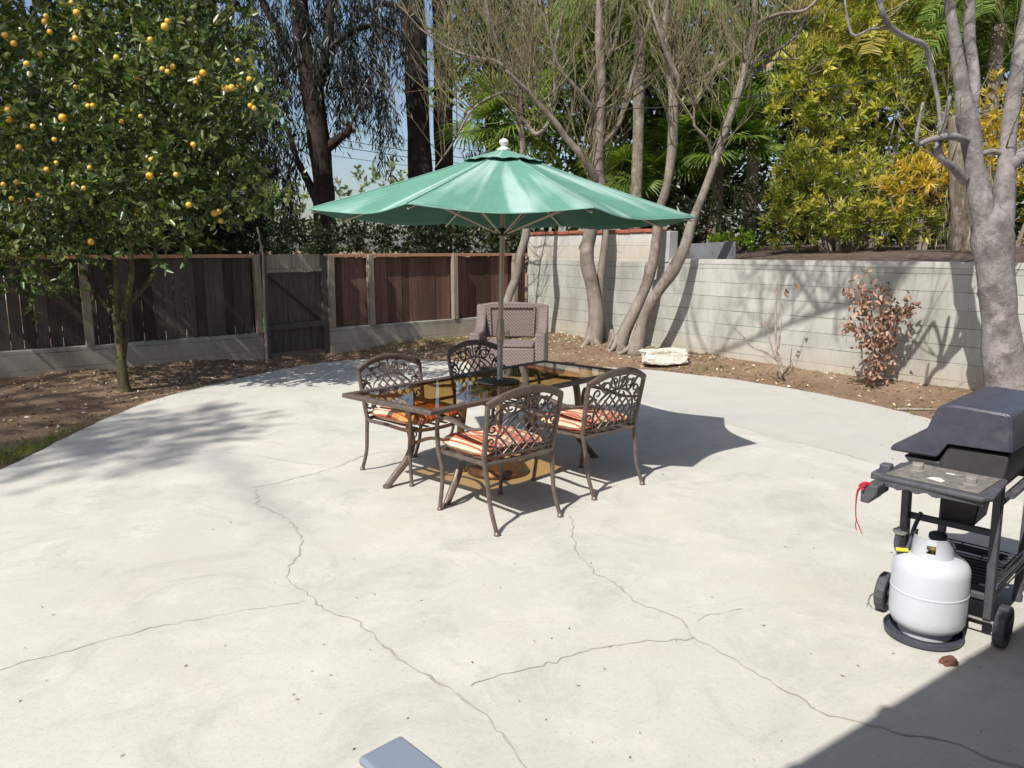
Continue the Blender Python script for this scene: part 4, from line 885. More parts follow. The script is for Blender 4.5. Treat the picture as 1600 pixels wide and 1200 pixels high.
# overhead limbs of the same thick tree, above the frame; their shadows fall on the block wall
big = bpy.data.objects['bare_tree.004']; BB = big.location; random.seed(99)
for pts_, r0 in (([atY(1370, -40, 6.8), Vector((2.4, 6.5, 5.3)), Vector((1.4, 6.3, 6.2)), Vector((.2, 6.3, 6.9)), Vector((-1.0, 6.6, 7.3))], .045), ([Vector((2.4, 6.5, 5.3)), Vector((2.3, 5.9, 6.2)), Vector((1.6, 5.2, 7.0))], .03),
                 ([atY(1480, -50, 7.5), Vector((3.9, 7.2, 5.3)), Vector((3.2, 6.8, 6.3)), Vector((2.6, 6.6, 7.6))], .05), ([Vector((1.4, 6.3, 6.2)), Vector((1.0, 7.0, 6.9)), Vector((.2, 7.6, 7.6))], .028), ([atY(1518, -40, 7.8), Vector((4.4, 7.8, 6)), Vector((3.8, 8.2, 7.2))], .05)):
    w = MB(); bumpy(w, [p - BB for p in pts_], [r0 * (1 - .15 * i) for i in range(len(pts_))], 8, 4); w.build('branch', M['bigbark'], big, smooth='all')
    w = MB()
    for _ in range(26):
        i = random.randint(0, len(pts_) - 2); p = (pts_[i].lerp(pts_[i + 1], random.uniform(.3, 1))) - BB
        if (p + BB).z < 4.9: continue
        grow(w, p, Vector((random.gauss(0, .8), random.gauss(0, .8), .7)), random.uniform(.8, 1.9), .016, up=.3, n=6, kids=3, depth=2, minr=.004)
    w.build('twigs', M['shoot'], big)

# orange tree
random.seed(21); OB = Vector((-4.50, 9.0, .12)); ot = thing('orange_tree', OB, 0, 'bushy orange tree full of ripe oranges in front of the left fence', 'tree')
w = MB(); V3 = lambda x, y, dy=0: atY(x, y, 9.0 + dy) - OB
bumpy(w, [V3(196, 622), V3(192, 590), V3(188, 550), V3(184, 510), V3(182, 490)], [.085, .062, .052, .05, .05], 12)
bumpy(w, [V3(190, 560), V3(196, 520, .1), V3(192, 480, .1)], [.05, .042, .036], 8)
w.build('trunk', M['citrusbark'], ot, smooth='all')
for br in ([(185, 500), (160, 470, .1), (135, 430, .2), (120, 390, .3), (100, 330, .5), (70, 240, .6)], [(185, 500), (182, 450, -.1), (178, 400, -.2), (160, 330, -.2), (150, 250, 0), (150, 120, .1)],
           [(190, 490), (215, 460, .1), (238, 430, .1), (242, 400, .2), (238, 360, .3), (225, 320, .3), (250, 220, .5)], [(190, 500), (205, 440, -.2), (205, 380, -.3), (215, 300, -.3), (280, 220, -.2), (340, 170, 0)],
           [(182, 490), (170, 440, .3), (130, 340, .6), (40, 260, .8)], [(145, 475), (146, 460), (140, 440)]):
    w = MB(); P = [V3(*b) for b in br]; bumpy(w, P, [.036 - .0055 * i for i in range(len(P))] if len(br) > 3 else [.02] * 3, 7, 3); w.build('branch', M['citrusbark'], ot, smooth='all')
EL = []
for x, y, dy, rx, rz in [(60, 60, .4, .9, .7), (200, 60, .3, .9, .7), (300, 90, .2, .75, .6), (350, 180, 0, .5, .5), (345, 260, -.1, .55, .5), (240, 200, -.4, .8, .7), (120, 180, -.2, .9, .7), (20, 200, .2, .8, .7),
                       (40, 300, -.2, .7, .6), (140, 300, -.5, .7, .45), (250, 290, -.5, .6, .4), (330, 300, -.2, .55, .35), (380, 290, .1, .35, .3), (60, 390, .1, .5, .35), (10, 400, -.2, .5, .35), (160, 350, .1, .5, .3), (390, 60, .5, .22, .35), (150, -60, .4, 1.2, .7), (10, -40, .5, 1, .7), (290, -30, .4, .8, .6), (-100, 150, .3, 1., 1.2), (-120, 320, .2, .8, .8)]:
    c = V3(x, y, dy); EL.append((c.x, c.y, c.z, rx, min(rx, .8) * .9, rz))
for x, y, rx, rz in [(40, 455, .45, .09), (210, 395, .28, .10), (135, 395, .22, .1), (300, 372, .3, .1), (400, 318, .3, .1), (435, 300, .12, .05), (100, 440, .15, .12)]:
    c = V3(x, y, -.3); EL.append((c.x, c.y, c.z, rx, .3, rz))
P, D, Rr, A, B = sprigs(EL, 11, 42, .27, .05, (0, -.1, .25), .8)
leaves('foliage', P, D, .095, .048, M['citrus'], ot, rnd=Rr * .9 + .05, fine=True)
w = MB(); k = RNG.choice(len(A), 1500, replace=False); twigs_mesh(w, A[k], B[k], .0045)
for a_, b_ in (((215, 210), (205, 20)), ((210, 215), (225, 120)), ((330, 140), (375, 108)), ((250, 245), (285, 218)), ((40, 40), (58, -10))):
    p, q = V3(*a_, -.75), V3(*b_, -.7); w.tube([p, (p + q) / 2 + Vector((.04, 0, 0)), q], [.010, .008, .004], n=5, smooth=3)
w.build('twigs', M['citrusbark'], ot)
FR = [(258, 42, 1), (262, 33, 0), (72, 25, 0), (70, 34, 0), (8, 55, 0), (15, 62, 0), (22, 68, 0), (120, 20, 1), (112, 4, 0), (78, 50, 0), (63, 85, 0), (235, 62, 0), (118, 60, 0), (42, 100, 1), (262, 112, 0), (270, 104, 0), (254, 108, 0), (310, 122, 0), (317, 114, 1), (306, 130, 0), (353, 138, 1), (362, 137, 1), (375, 134, 1), (390, 124, 0), (391, 165, 0), (397, 169, 0), (372, 95, 0), (98, 184, 1), (138, 166, 0), (145, 165, 0), (12, 172, 0), (14, 187, 1), (52, 198, 0), (118, 136, 0), (213, 120, 0), (205, 172, 0), (220, 182, 0), (237, 250, 1), (243, 254, 0), (234, 275, 1), (275, 273, 0), (268, 262, 0), (172, 284, 1), (73, 265, 0), (85, 218, 0), (140, 262, 0), (115, 288, 0), (131, 294, 0), (60, 305, 0), (5, 288, 0), (26, 285, 0), (335, 333, 1), (342, 331, 0), (142, 378, 1), (105, 401, 0), (295, 320, 0), (18, 310, 0), (30, 230, 0), (88, 255, 0), (302, 226, 0), (182, 90, 0), (190, 190, 0), (345, 345, 0)]
import bmesh
fb = MB(); fb.lathe([(0, -.036), (.014, -.034), (.027, -.025), (.035, -.010), (.037, .002), (.033, .018), (.022, .030), (.008, .0345), (0, .033)], n=14); fo = fb.build('orange', M['orange'], ot, smooth='all')
FP = []
for i, (x, y, big) in enumerate(FR):
    o = fo if i == 0 else fo.copy()
    if i: COL.objects.link(o); o.parent = ot
    k = (1.08 if big else .84) * random.uniform(.78, 1.02); o.location = V3(x, y, random.uniform(-1.05, -.8) if y < 330 else -.45); FP.append(o.location.copy()); o.scale = (k, k, k); o.rotation_euler = (random.random() * 6, random.random() * 6, 0)

Pf = [tuple(p + Vector((random.gauss(0, .09), .05 + abs(random.gauss(0, .12)), random.gauss(.04, .07)))) for p in FP for _ in range(26)]
leaves('foliage', Pf, [(random.gauss(0, .6), random.gauss(-.3, .6), random.gauss(-.1, .6)) for _ in Pf], .095, .048, M['citrus'], ot, fine=True)
# dead brown sapling and dry bare shrub by the block wall
random.seed(31); sp = Vector((4.28, 9.0, H1(4.28, 9.0) - .02)); ds = thing('dead_sapling', sp, 0, 'small dead sapling with curled reddish brown leaves in front of the block wall', 'sapling')
S = lambda x, y, dy=0: atY(x, y, 9.0 + dy) - sp
w = MB(); tips = []
segs = []
for stm in ([(1362, 592), (1366, 540, 0), (1360, 480, -.1), (1345, 440, -.1)], [(1368, 592), (1375, 540, .05), (1382, 480, .05), (1375, 440, .1)], [(1380, 592, .05), (1388, 545, .1), (1378, 520, .1)], [(1372, 530), (1395, 500, -.1), (1420, 470, -.1)], [(1366, 540), (1345, 515, -.1), (1320, 508, -.1)], [(1378, 500), (1400, 490, 0), (1422, 488, 0)], [(1366, 520), (1350, 480, -.15), (1340, 455, -.15)]):
    P = [S(*b) for b in stm]; w.tube(P, [.011, .008, .006, .003][:len(P)], n=5, smooth=3, cap=False); segs.append(P)
w.build('stems', M['palebark'], ds)
Pp, Dd = [], []
for P in segs:
    for i in range(len(P) - 1):
        for _ in range(42):
            t = random.random(); p = P[i].lerp(P[i + 1], t)
            if p.z < .18: continue
            Pp.append(tuple(p + Vector((random.gauss(0, .065), random.gauss(0, .065), random.gauss(0, .055))))); Dd.append((random.gauss(0, .6), random.gauss(0, .6), random.gauss(-.55, .5)))
leaves('dry_leaves', Pp, Dd, .075, .034, M['deadleaf'], ds, cup=.5, fine=True)
sp = Vector((3.50, 9.75, .12)); bs_ = thing('bare_shrub', sp, 0, 'leafless bleached shrub with a few pale sticks between rock and dead sapling', 'shrub'); S = lambda x, y, dy=0: atY(x, y, 9.75 + dy) - sp
w = MB()
for stm, r0 in (([(1222, 582), (1218, 560), (1213, 545), (1212, 500), (1213, 460), (1216, 435)], .022), ([(1216, 545), (1221, 500, -.05), (1220, 478), (1214, 455)], .012), ([(1220, 575), (1208, 550), (1202, 528), (1196, 500), (1198, 486)], .014), ([(1216, 565), (1200, 552), (1175, 542), (1165, 530), (1150, 515), (1138, 505), (1133, 495)], .014), ([(1200, 556, .1), (1185, 545, .15), (1168, 540, .2)], .009), ([(1222, 578), (1236, 568), (1243, 560)], .009), ([(1220, 580), (1205, 570), (1192, 556)], .009), ([(1220, 480), (1232, 462), (1240, 445)], .003)):
    P = [S(*b) for b in stm]; w.tube(P, [max(.003, r0 * (1 - .75 * i / (len(P) - 1))) for i in range(len(P))], n=6, smooth=3)
w.build('stems', M['deadwood'], bs_, smooth=True)
leaves('dry_leaves', [tuple(S(1240, 441)), tuple(S(1244, 444)), tuple(S(1226, 455)), tuple(S(1228, 450)), tuple(S(1188, 504))], [(.3, 0, -.5)] * 5, .09, .05, M['deadleaf'], bs_, cup=.4, fine=True)

# ------------------------------------------------------------ background vegetation
def bush(name, label, cat, ells, Y0, mat, L_, W_, per, dens, ln, group=None, trunk=None, bias=(0, -.2, .3), shell=.5, tm='darkbark', spread=.8, ground=0.0, fine=False):
    """ells in photo terms: (x, y, dY, rx_px, rz_px)"""
    E_ = []
    for x, y, dy, rx, rz in ells:
        c = atY(x, y, Y0 + dy); k = (Y0 + dy) / FPX; E_.append((c.x, c.y, c.z, rx * k, max(.3, min(rx, rz) * k * .9), rz * k))
    b = atY(sum(e[0] for e in ells) / len(ells), 400, Y0); B = Vector((b.x, Y0, ground)); t = thing(name, B, 0, label, cat, group)
    P, D, Rr, A, Bb = sprigs(E_, per, dens, ln, shell, bias, spread); Bn = rows(tuple(B))
    leaves('foliage', P - Bn, D, L_, W_, mat, t, rnd=Rr, fine=fine)
    w = MB(); k = RNG.choice(len(A), min(len(A), 350), replace=False); twigs_mesh(w, A[k] - Bn, Bb[k] - Bn, .008)
    for e in E_[:14]:
        q = Vector(e[:3]) - B; w.tube([(q.x * .15, 0, -.1), (q.x * .4, q.y * .3, q.z * .4), tuple(q)], [.07, .045, .015], n=6, smooth=3)
    if trunk:
        for tr, r0 in trunk:
            P_, Q_ = nodes(tr, Y0); w2 = MB(); P_ = [p - B for p in P_]; bumpy(w2, P_, Q_, 12); w2.build('trunk', M[tm], t, smooth='all')
    w.build('branches', M[tm], t)
    return t
# dark hedge behind the timber fence
bush('hedge', 'dark clipped hedge running behind the wooden fence, under the eucalyptus trees', 'hedge', [(x, 385 + random.uniform(-4, 6), random.uniform(-.4, .4), 48, 40) for x in range(-60, 850, 46)], 17.5, M['hedge'], .11, .05, 12, 60, .25, shell=.35)
# eucalyptus behind the fence
def euc(name, label, trunks, limbs, Y0, clumps, seed, dens=5.0, ls=(.34, .045)):
    random.seed(seed); b = atY(trunks[0][0][0], trunks[0][0][1], Y0); B = Vector((b.x, Y0, 0)); t = thing(name, B, 0, label, 'tree', 'tall trees behind the wooden fence')
    w = MB(); src = []
    for tr in trunks:
        P, Q = nodes(tr, Y0); P = [p - B for p in P]; P[0].z = -.1; bumpy(w, P, Q, 14); src.append(P)
    w.build('trunk', M['darkbark'], t, smooth='all')
    for lb in limbs:
        P, Q = nodes(lb, Y0); w = MB(); P = [p - B for p in P]; bumpy(w, P, Q, 7, 4); w.build('branch', M['darkbark'], t, smooth='all'); src.append(P)
    Pp, Dd, tw = [], [], MB()
    for (x, y, dy, rx, rz) in clumps:
        c = atY(x, y, Y0 + dy) - B; k = (Y0 + dy) / FPX; ns = int(dens * rx * rz * k * k * 3.4) + 6
        for _ in range(ns):
            u = unit(1)[0]; r = random.random() ** .4; p = Vector((c.x + u[0] * r * rx * k, c.y + u[1] * r * rx * k * .7, c.z + u[2] * r * rz * k)); L_ = random.uniform(.6, 1.5); dx, dy2 = random.gauss(0, .18), random.gauss(0, .18)
            tw.tube([p, p + Vector((dx, dy2, -L_ * .3)), p + Vector((dx * 1.4, dy2 * 1.4, -L_))], [.010, .007, .003], n=3, cap=False)
            for j in range(17):
                f = random.random(); q = p + Vector((dx * 1.3 * f, dy2 * 1.3 * f, -L_ * f)); Pp.append((q.x + random.gauss(0, .06), q.y + random.gauss(0, .06), q.z)); Dd.append((random.gauss(0, .45), random.gauss(0, .45), -1))
    tw.build('twigs', M['darkbark'], t); leaves('foliage', Pp, Dd, ls[0], ls[1], M['euc'], t)
    return t
euc('eucalyptus_tree', 'dark eucalyptus with drooping leaves and a forked trunk just right of the orange tree', [[(508, 400, 44), (507, 330, 34), (505, 280, 32), (498, 220, 32), (490, 160, 31), (480, 100, 29), (472, 50, 28), (464, -40, 24), (458, -150, 20)]],
    [[(500, 235, 22), (518, 225, 16), (535, 212, 12), (545, 205, 10), (546, 190, 8)], [(484, 140, 26), (505, 110, 20), (512, 60, 16), (520, 0, 14), (530, -80, 10)], [(470, 110, 22), (448, 80, 18), (430, 40, 14), (410, 0, 10), (395, -60, 8)], [(498, 320, 16), (480, 280, 12), (465, 250, 8), (450, 200, 6)], [(512, 80, 12), (550, 50, 9), (590, 40, 6), (630, 60, 4)]], 24,
    [(430, 60, 0, 60, 90), (400, 150, .5, 40, 120), (440, 230, .5, 40, 90), (520, 60, -.5, 70, 70), (580, 30, 0, 60, 60), (570, 130, -.5, 50, 60), (600, 90, .5, 50, 60), (600, 170, 0, 30, 40), (540, 150, 0, 30, 60), (470, 20, 0, 90, 60), (400, 60, 0, 60, 90), (410, 180, 0, 45, 80), (560, -20, 0, 90, 60), (545, 90, .5, 60, 80), (470, 150, .5, 60, 80), (415, 350, .3, 40, 40), (410, 300, .5, 25, 45), (450, 300, .5, 20, 60), (460, -60, 0, 140, 60), (420, 250, 0, 20, 60)], 41)
euc('eucalyptus_tree', 'dark tall trunk behind the left side of the orange crown, hung with dark leaves', [[(312, 400, 50), (312, 340, 46), (308, 250, 42), (305, 150, 40), (300, 60, 38), (298, -60, 34)], [(350, 400, 40), (349, 330, 34), (345, 240, 24), (340, 160, 18), (345, 60, 14)]],
    [[(305, 90, 18), (340, 40, 14), (370, 0, 10)], [(302, 120, 16), (270, 70, 12), (240, 20, 8)]], 21, [(330, 20, 0, 60, 60), (370, 80, .5, 45, 80), (260, 20, .4, 60, 50), (390, 200, .6, 25, 80), (230, -40, 0, 120, 50), (150, 60, 2, 70, 80), (370, 150, 0, 25, 60)], 42, 4.)
euc('eucalyptus_tree', 'tall dark straight trunk, left one of the pair rising behind the umbrella top', [[(664, 400, 42), (660, 330, 38), (656, 250, 37), (653, 180, 36), (650, 100, 35), (646, 40, 35), (641, -40, 33), (638, -120, 30)]], [[(648, 30, 14), (620, 10, 10), (590, 8, 7), (560, 30, 5)]], 26, [(640, -30, 0, 60, 30), (600, -20, 0, 60, 40), (610, 20, 0, 35, 60)], 43, 4.)
euc('eucalyptus_tree', 'tall dark trunk, right one of the pair rising behind the umbrella top', [[(688, 400, 40), (690, 330, 36), (694, 260, 30), (692, 180, 28), (693, 100, 28), (690, 40, 28), (686, -60, 28)]], [[(694, 60, 10), (715, 30, 8), (735, 20, 6)]], 26.6, [(720, 10, 0, 40, 50), (760, 60, 1, 40, 60), (745, 215, 1, 22, 26)], 44, 4.)
for (x, y, s_) in ((652, 220, 1),):
    pass
# far pale trees seen through the gap
bush('distant_tree', 'pale green tree far off between the dark trunks, left of the umbrella', 'tree', [(580, 300, 0, 40, 32), (610, 285, .5, 30, 26), (545, 318, 0, 26, 30), (630, 300, 0, 24, 24)], 42, leafmat('distant leaf', [(.08, .11, .06), (.16, .19, .10), (.24, .26, .16)], .3), .35, .2, 6, 5, .5, 'trees far beyond the fence')
bush('distant_tree', 'small grey green tree far off at the left of the dark forked eucalyptus', 'tree', [(415, 320, 0, 26, 26), (445, 340, .5, 22, 20), (470, 330, .5, 16, 20)], 40, leafmat('distant leaf2', [(.07, .09, .05), (.13, .15, .09)], .3), .35, .2, 6, 5, .5, 'trees far beyond the fence')
# dense dark trees closing the view behind the block wall
BK = [('tall dense tree filling the top centre behind the bare trees', [(760, 90, 0, 60, 90), (830, 60, 0, 80, 90), (900, 120, .5, 80, 90), (880, 240, 0, 70, 70), (960, 40, 0, 80, 80), (800, 260, 0, 30, 40), (820, 320, 0, 60, 40), (770, 330, 0, 50, 40)], 22),
      ('tall dense tree behind the fan palms, right of centre', [(1000, 130, 0, 80, 90), (1060, 30, .5, 90, 80), (1110, 130, 0, 90, 90), (1150, 240, 0, 90, 70), (1040, 240, 0, 80, 70), (960, 300, 0, 70, 60), (1060, 330, 0, 80, 50), (1160, 340, 0, 60, 40)], 21),
      ('tall dense tree behind the yellow green shrub at the right', [(1230, 70, 0, 90, 90), (1320, 30, .5, 90, 70), (1260, 180, 0, 80, 80), (1350, 150, 0, 90, 90), (1400, 270, 0, 90, 80), (1290, 300, 0, 90, 70), (1460, 340, 0, 70, 50)], 20),
      ('tall dense tree at the far right behind the thick grey tree', [(1440, 60, 0, 90, 80), (1530, 50, 0, 90, 90), (1620, 90, 0, 80, 90), (1560, 330, 0, 90, 70), (1620, 240, .5, 80, 90), (1480, 370, 0, 80, 40)], 18.5)]
BK += [('dark dense tree behind the left fence, seen through the orange tree', [(x, y, random.uniform(-.5, .5), 75, 65) for x in (-60, 40, 140, 240) for y in (120, 230, 320)], 16),
       ('dark dense tree standing between hedge and forked eucalyptus, left of the umbrella', [(330, 200, 0, 60, 80), (340, 320, 0, 60, 50), (400, 350, 0, 50, 30), (280, 80, 0, 50, 60)], 18.5)]
for lb, el, Y_ in BK: bush('dense_tree', lb, 'tree', el, Y_, M['back'], .30, .11, 11, 20, .6, 'dense trees beyond the block wall', trunk=[([(el[0][0] + 20, 410, 30), (el[0][0] + 10, 200, 24), (el[0][0], 40, 18), (el[0][0], -60, 14)], 0)], shell=.25, ground=1.5 if Y_ > 18.5 or el[0][0] > 700 else 0)
# fan palms
def frond_fan(mb, n=26, L_=.75, spread=R(250), wmax=.045, tilt=0):
    for k in range(n):
        a = -spread / 2 + spread * k / (n - 1); l = L_ * (.72 + .28 * math.cos(a * .6)) * random.uniform(.93, 1.05); d = Vector((math.sin(a), math.cos(a), 0)); s_ = Vector((math.cos(a), -math.sin(a), 0)); rows_ = []
        dr = random.uniform(.15, .45)
        for j, (f, wd) in enumerate(((.06, .25), (.35, .8), (.62, 1.), (.85, .5), (1., .06))):
            p = d * l * f + Vector((0, 0, .05 * math.sin(f * 3) - dr * l * max(0, f - .55) ** 1.5 * 1.6)); rows_.append((p - s_ * wmax * wd * .5, p + Vector((0, 0, -.012 * wd)), p + s_ * wmax * wd * .5))
        vs = [v for r in rows_ for v in r]; fs = []
        for j in range(4):
            for q in (0, 1): fs.append((j * 3 + q, j * 3 + q + 1, j * 3 + 3 + q + 1, j * 3 + 3 + q))
        mb.add(vs, fs)
def rnd_attr(o):
    a = o.data.attributes.new('rnd', 'FLOAT', 'FACE'); nf = len(o.data.polygons); a.data.foreach_set('value', np.repeat(RNG.random(nf // 8 + 1), 8)[:nf].astype(np.float32))
def fan_palm(label, cx, cy, Y0, h0, nf, L_, seed, spread_up=.2, group='fan palms beyond the block wall'):
    random.seed(seed); c = atY(cx, cy, Y0); B = Vector((c.x, c.y, 1.5)); t = thing('fan_palm', B, 0, label, 'palm', group)
    H = c.z - 1.5; w = MB(); bumpy(w, [(0, 0, -.1), (.05, 0, H * .5), (0, 0, H)], [.16, .14, .13], 12); w.build('trunk', M['palmbark'], t, smooth='all')
    proto = []
    for v in range(3):
        w = MB(); frond_fan(w, 28, L_)
        w.tube([(0, -L_ * 1.1, .0), (0, -L_ * .5, .06), (0, .05, 0)], [.016, .012, .008], n=5)
        w.v = [(x, y + L_ * 1.1, z) for x, y, z in w.v]; o = w.build('frond', M['frond'], t); rnd_attr(o); proto.append(o)
    for i in range(nf):
        o = proto[i] if i < 3 else proto[i % 3].copy()
        if i >= 3: COL.objects.link(o); o.parent = t
        az = random.uniform(0, 6.28) if i % 3 else random.uniform(R(140), R(220)); el = random.uniform(-.7, 1.0) if i % 2 else random.uniform(-.5, .5)
        o.location = (0, 0, H); o.rotation_euler = (el, random.uniform(-.5, .5), az); k = random.uniform(.8, 1.15); o.scale = (k, k, k)
    return t
fan_palm('fan palm at the centre whose pale lit fronds hang right of the leaning trunks', 1120, 225, 17.3, 0, 34, .72, 51)
fan_palm('low fan palm hanging in dark shade between the two bare trunks', 985, 275, 17.8, 0, 26, .6, 52)
fan_palm('tall fan palm with green fronds up behind the first bare tree', 930, 90, 19, 0, 34, .85, 53)
fan_palm('fan palm with yellow green fronds directly above the umbrella finial', 790, 190, 18.5, 0, 22, .8, 54)
fan_palm('tall fan palm between the leaning bare tree and the yellow shrub', 1180, 120, 18.5, 0, 30, .75, 55)
# feather palms
def feather(mb, L_=2.3, n=46, ll=.55, droop=.9):
    pts = []
    for i in range(13):
        f = i / 12; pts.append(Vector((0, L_ * (f - .18 * droop * f ** 3), L_ * (.42 * f - .62 * droop * f ** 2.2))))
    mb.tube(pts, [.022 - .0015 * i for i in range(13)], n=4)
    for k in range(n):
        f = .12 + .88 * k / (n - 1); i = min(11, int(f * 12)); p = pts[i].lerp(pts[i + 1], f * 12 - i); tdir = (pts[i + 1] - pts[i]).normalized(); l = ll * (1 - .55 * f ** 3) * random.uniform(.85, 1.1)
        for s_ in (-1, 1):
            out = (Vector((s_, 0, 0)) + tdir * .55 + Vector((0, 0, random.uniform(-.1, .35)))).normalized(); a = p + out * l * .5; b = a + (out * .45 + Vector((0, 0, -.9))) * l * .5; sd_ = tdir * .016
            mb.add([p - sd_ * .6, p + sd_ * .6, a + sd_, a - sd_, b], [(0, 1, 2, 3), (3, 2, 4)])
def feather_palm(label, cx, cy, Y0, nf, mat, seed, L_=2.3, az0=None, trunkpx=None, ground=1.5):
    random.seed(seed); c = atY(cx, cy, Y0); B = Vector((c.x, c.y, ground)); t = thing('feather_palm', B, 0, label, 'palm', 'feather palms beyond the block wall'); H = c.z - ground
    w = MB(); bumpy(w, [(0, 0, -.1), (.03, 0, H * .5), (0, 0, H)], [.15, .12, .12], 12); w.build('trunk', M['palmbark'], t, smooth='all'); proto = []
    for v in range(3):
        w = MB(); feather(w, L_, 48, .62, random.uniform(.8, 1.2)); o = w.build('frond', mat, t); nfc = len(o.data.polygons); a = o.data.attributes.new('rnd', 'FLOAT', 'FACE'); a.data.foreach_set('value', RNG.random(nfc).astype(np.float32)); proto.append(o)
    for i in range(nf):
        o = proto[i] if i < 3 else proto[i % 3].copy()
        if i >= 3: COL.objects.link(o); o.parent = t
        o.location = (0, 0, H); o.rotation_euler = (random.uniform(-.35, .75), random.uniform(-.25, .25), i * 2.4 + random.uniform(-.3, .3)); k = random.uniform(.85, 1.15); o.scale = (k, k, k)
    return t
feather_palm('feather palm with golden drooping fronds among the yellow green shrubs', 1345, 80, 15.6, 24, M['goldfrond'], 61, 2.0)
feather_palm('feather palm with bright green fronds at the top right, above the thick grey tree', 1560, 40, 14.5, 22, M['frond'], 62, 2.3)
feather_palm('feather palm with green fronds arching behind the dead centre of the bare trees', 1000, 30, 16.5, 20, M['frond'], 63, 2.3)
# palm trunk beside the big grey tree
w = MB(); P_, Q_ = nodes([(1504, 404, 42), (1504, 370, 36), (1502, 330, 30), (1500, 300, 28), (1498, 250, 26), (1496, 180, 24)], 12.3); b_ = Vector((P_[0].x, 12.3, 1.55)); P_[0].z = 1.5
pt = thing('palm_trunk', b_, 0, 'pale fibrous palm trunk standing on the bank just left of the thick grey tree', 'palm')
bumpy(w, [p - b_ for p in P_], Q_, 16); w.build('trunk', M['palmbark'], pt, smooth='all')
Pp = [(random.gauss(0, .17), random.gauss(0, .17) - .05, random.uniform(0, 1.3)) for _ in range(700)]; leaves('fibres', Pp, [(random.gauss(0, .15), random.gauss(0, .15), 1) for _ in Pp], .22, .012, leafmat('fibre', [(.2, .15, .1), (.45, .4, .32)], 0, .9), pt)
# yellow green pointed shrubs above the wall
def rosettes(name, label, ells, Y0, mat, dens, L_, W_, seed, ground=1.55):
    random.seed(seed); Pp, Dd, Rr = [], [], []; b = atY(sum(e[0] for e in ells) / len(ells), 400, Y0); B = rows((b.x, Y0, ground)); t = thing(name, tuple(B), 0, label, 'shrub', 'yellow green shrubs above the block wall'); w = MB()
    for x, y, dy, rx, rz in ells:
        c = rows(tuple(atY(x, y, Y0 + dy))); k = (Y0 + dy) / FPX; r = rows((rx * k, max(.3, min(rx, rz) * k * .8), rz * k)); ns = int(dens * r[0] * r[2] * 4)
        for _ in range(ns):
            u = unit(1)[0]; rad = random.uniform(.45, 1.05); C = c + u * r * rad; ax = u * .8 + rows((0, -.25, .45)) + unit(1)[0] * .3; ax /= np.linalg.norm(ax); tone = random.random(); p0 = c + (C - c) * .2
            if random.random() < .25: w.tube([p0 - B, (p0 + C) / 2 - B, C - B], [.014, .009, .005], n=4, cap=False)
            for j in range(13):
                f = random.random() ** .7; sd = unit(1)[0]; sd = sd - ax * (sd @ ax); sd /= np.linalg.norm(sd) + 1e-9
                Pp.append(C - B + ax * .12 * f); Dd.append(ax * (.25 + .9 * f) + sd); Rr.append(np.clip(tone * .75 + random.random() * .3, 0, 1))
    for e in ells[:8]:
        c = atY(e[0], e[1], Y0 + e[2]) - Vector(B); w.tube([(c.x * .3, 0, -.1), (c.x * .6, c.y * .5, c.z * .5), tuple(c)], [.05, .035, .012], n=6, smooth=3)
    leaves('foliage', Pp, Dd, L_, W_, mat, t, rnd=Rr); w.build('branches', M['palebark'], t); return t
rosettes('broadleaf_shrub', 'large yellow green shrub with pointed leaves, upper one above the block wall', [(1260, 120, 0, 40, 50), (1300, 160, 0, 55, 50), (1240, 170, 0, 40, 40), (1380, 100, .3, 60, 45), (1430, 110, 0, 50, 50), (1340, 60, .3, 50, 40), (1290, 230, 0, 50, 40), (1400, 180, 0, 60, 50), (1460, 200, 0, 50, 60)], 14.2, M['yellow'], 62, .16, .036, 71)
rosettes('broadleaf_shrub', 'lower bright yellow green shrub resting on top of the block wall', [(1250, 310, 0, 45, 40), (1300, 330, -.3, 60, 45), (1240, 350, 0, 40, 30), (1350, 300, 0, 60, 50), (1360, 350, -.4, 60, 32), (1290, 275, .2, 50, 30), (1420, 350, -.4, 60, 30), (1250, 270, .3, 40, 40), (1470, 360, -.2, 40, 25)], 13.4, M['yellow'], 95, .135, .030, 72)
rosettes('broadleaf_shrub', 'golden yellow shrub left of the pale fibrous palm trunk', [(1420, 290, 0, 45, 30), (1450, 270, 0, 45, 30), (1390, 310, -.2, 30, 25), (1470, 300, 0, 30, 30)], 13.0, M['goldleaf'], 50, .16, .036, 73)
rosettes('broadleaf_shrub', 'golden leaved shrub at the right edge, seen between limbs of the thick grey tree', [(1560, 170, 0, 40, 40), (1590, 240, 0, 40, 60), (1545, 250, 0, 25, 50), (1610, 330, 0, 40, 50)], 13.0, M['goldleaf'], 40, .16, .034, 74)
bush('lime_shrub', 'small lime green shrub just above the grey slab', 'shrub', [(1148, 375, 0, 30, 11), (1125, 380, 0, 18, 9), (1165, 384, .1, 20, 9)], 14.8, M['lime'], .07, .03, 12, 160, .12, ground=1.55)
bush('shade_filler_shrub', 'dark leaved shrub added to fill the shade gap left of the bright yellow green shrub', 'shrub', [(1190, 335, 0, 45, 40), (1130, 330, .8, 60, 35), (1215, 370, -.3, 40, 24), (1080, 345, .8, 40, 35)], 15.5, M['hedge'], .09, .04, 12, 50, .25, ground=1.55, shell=.3)  # dark leaves put in where there is only a shaded gap
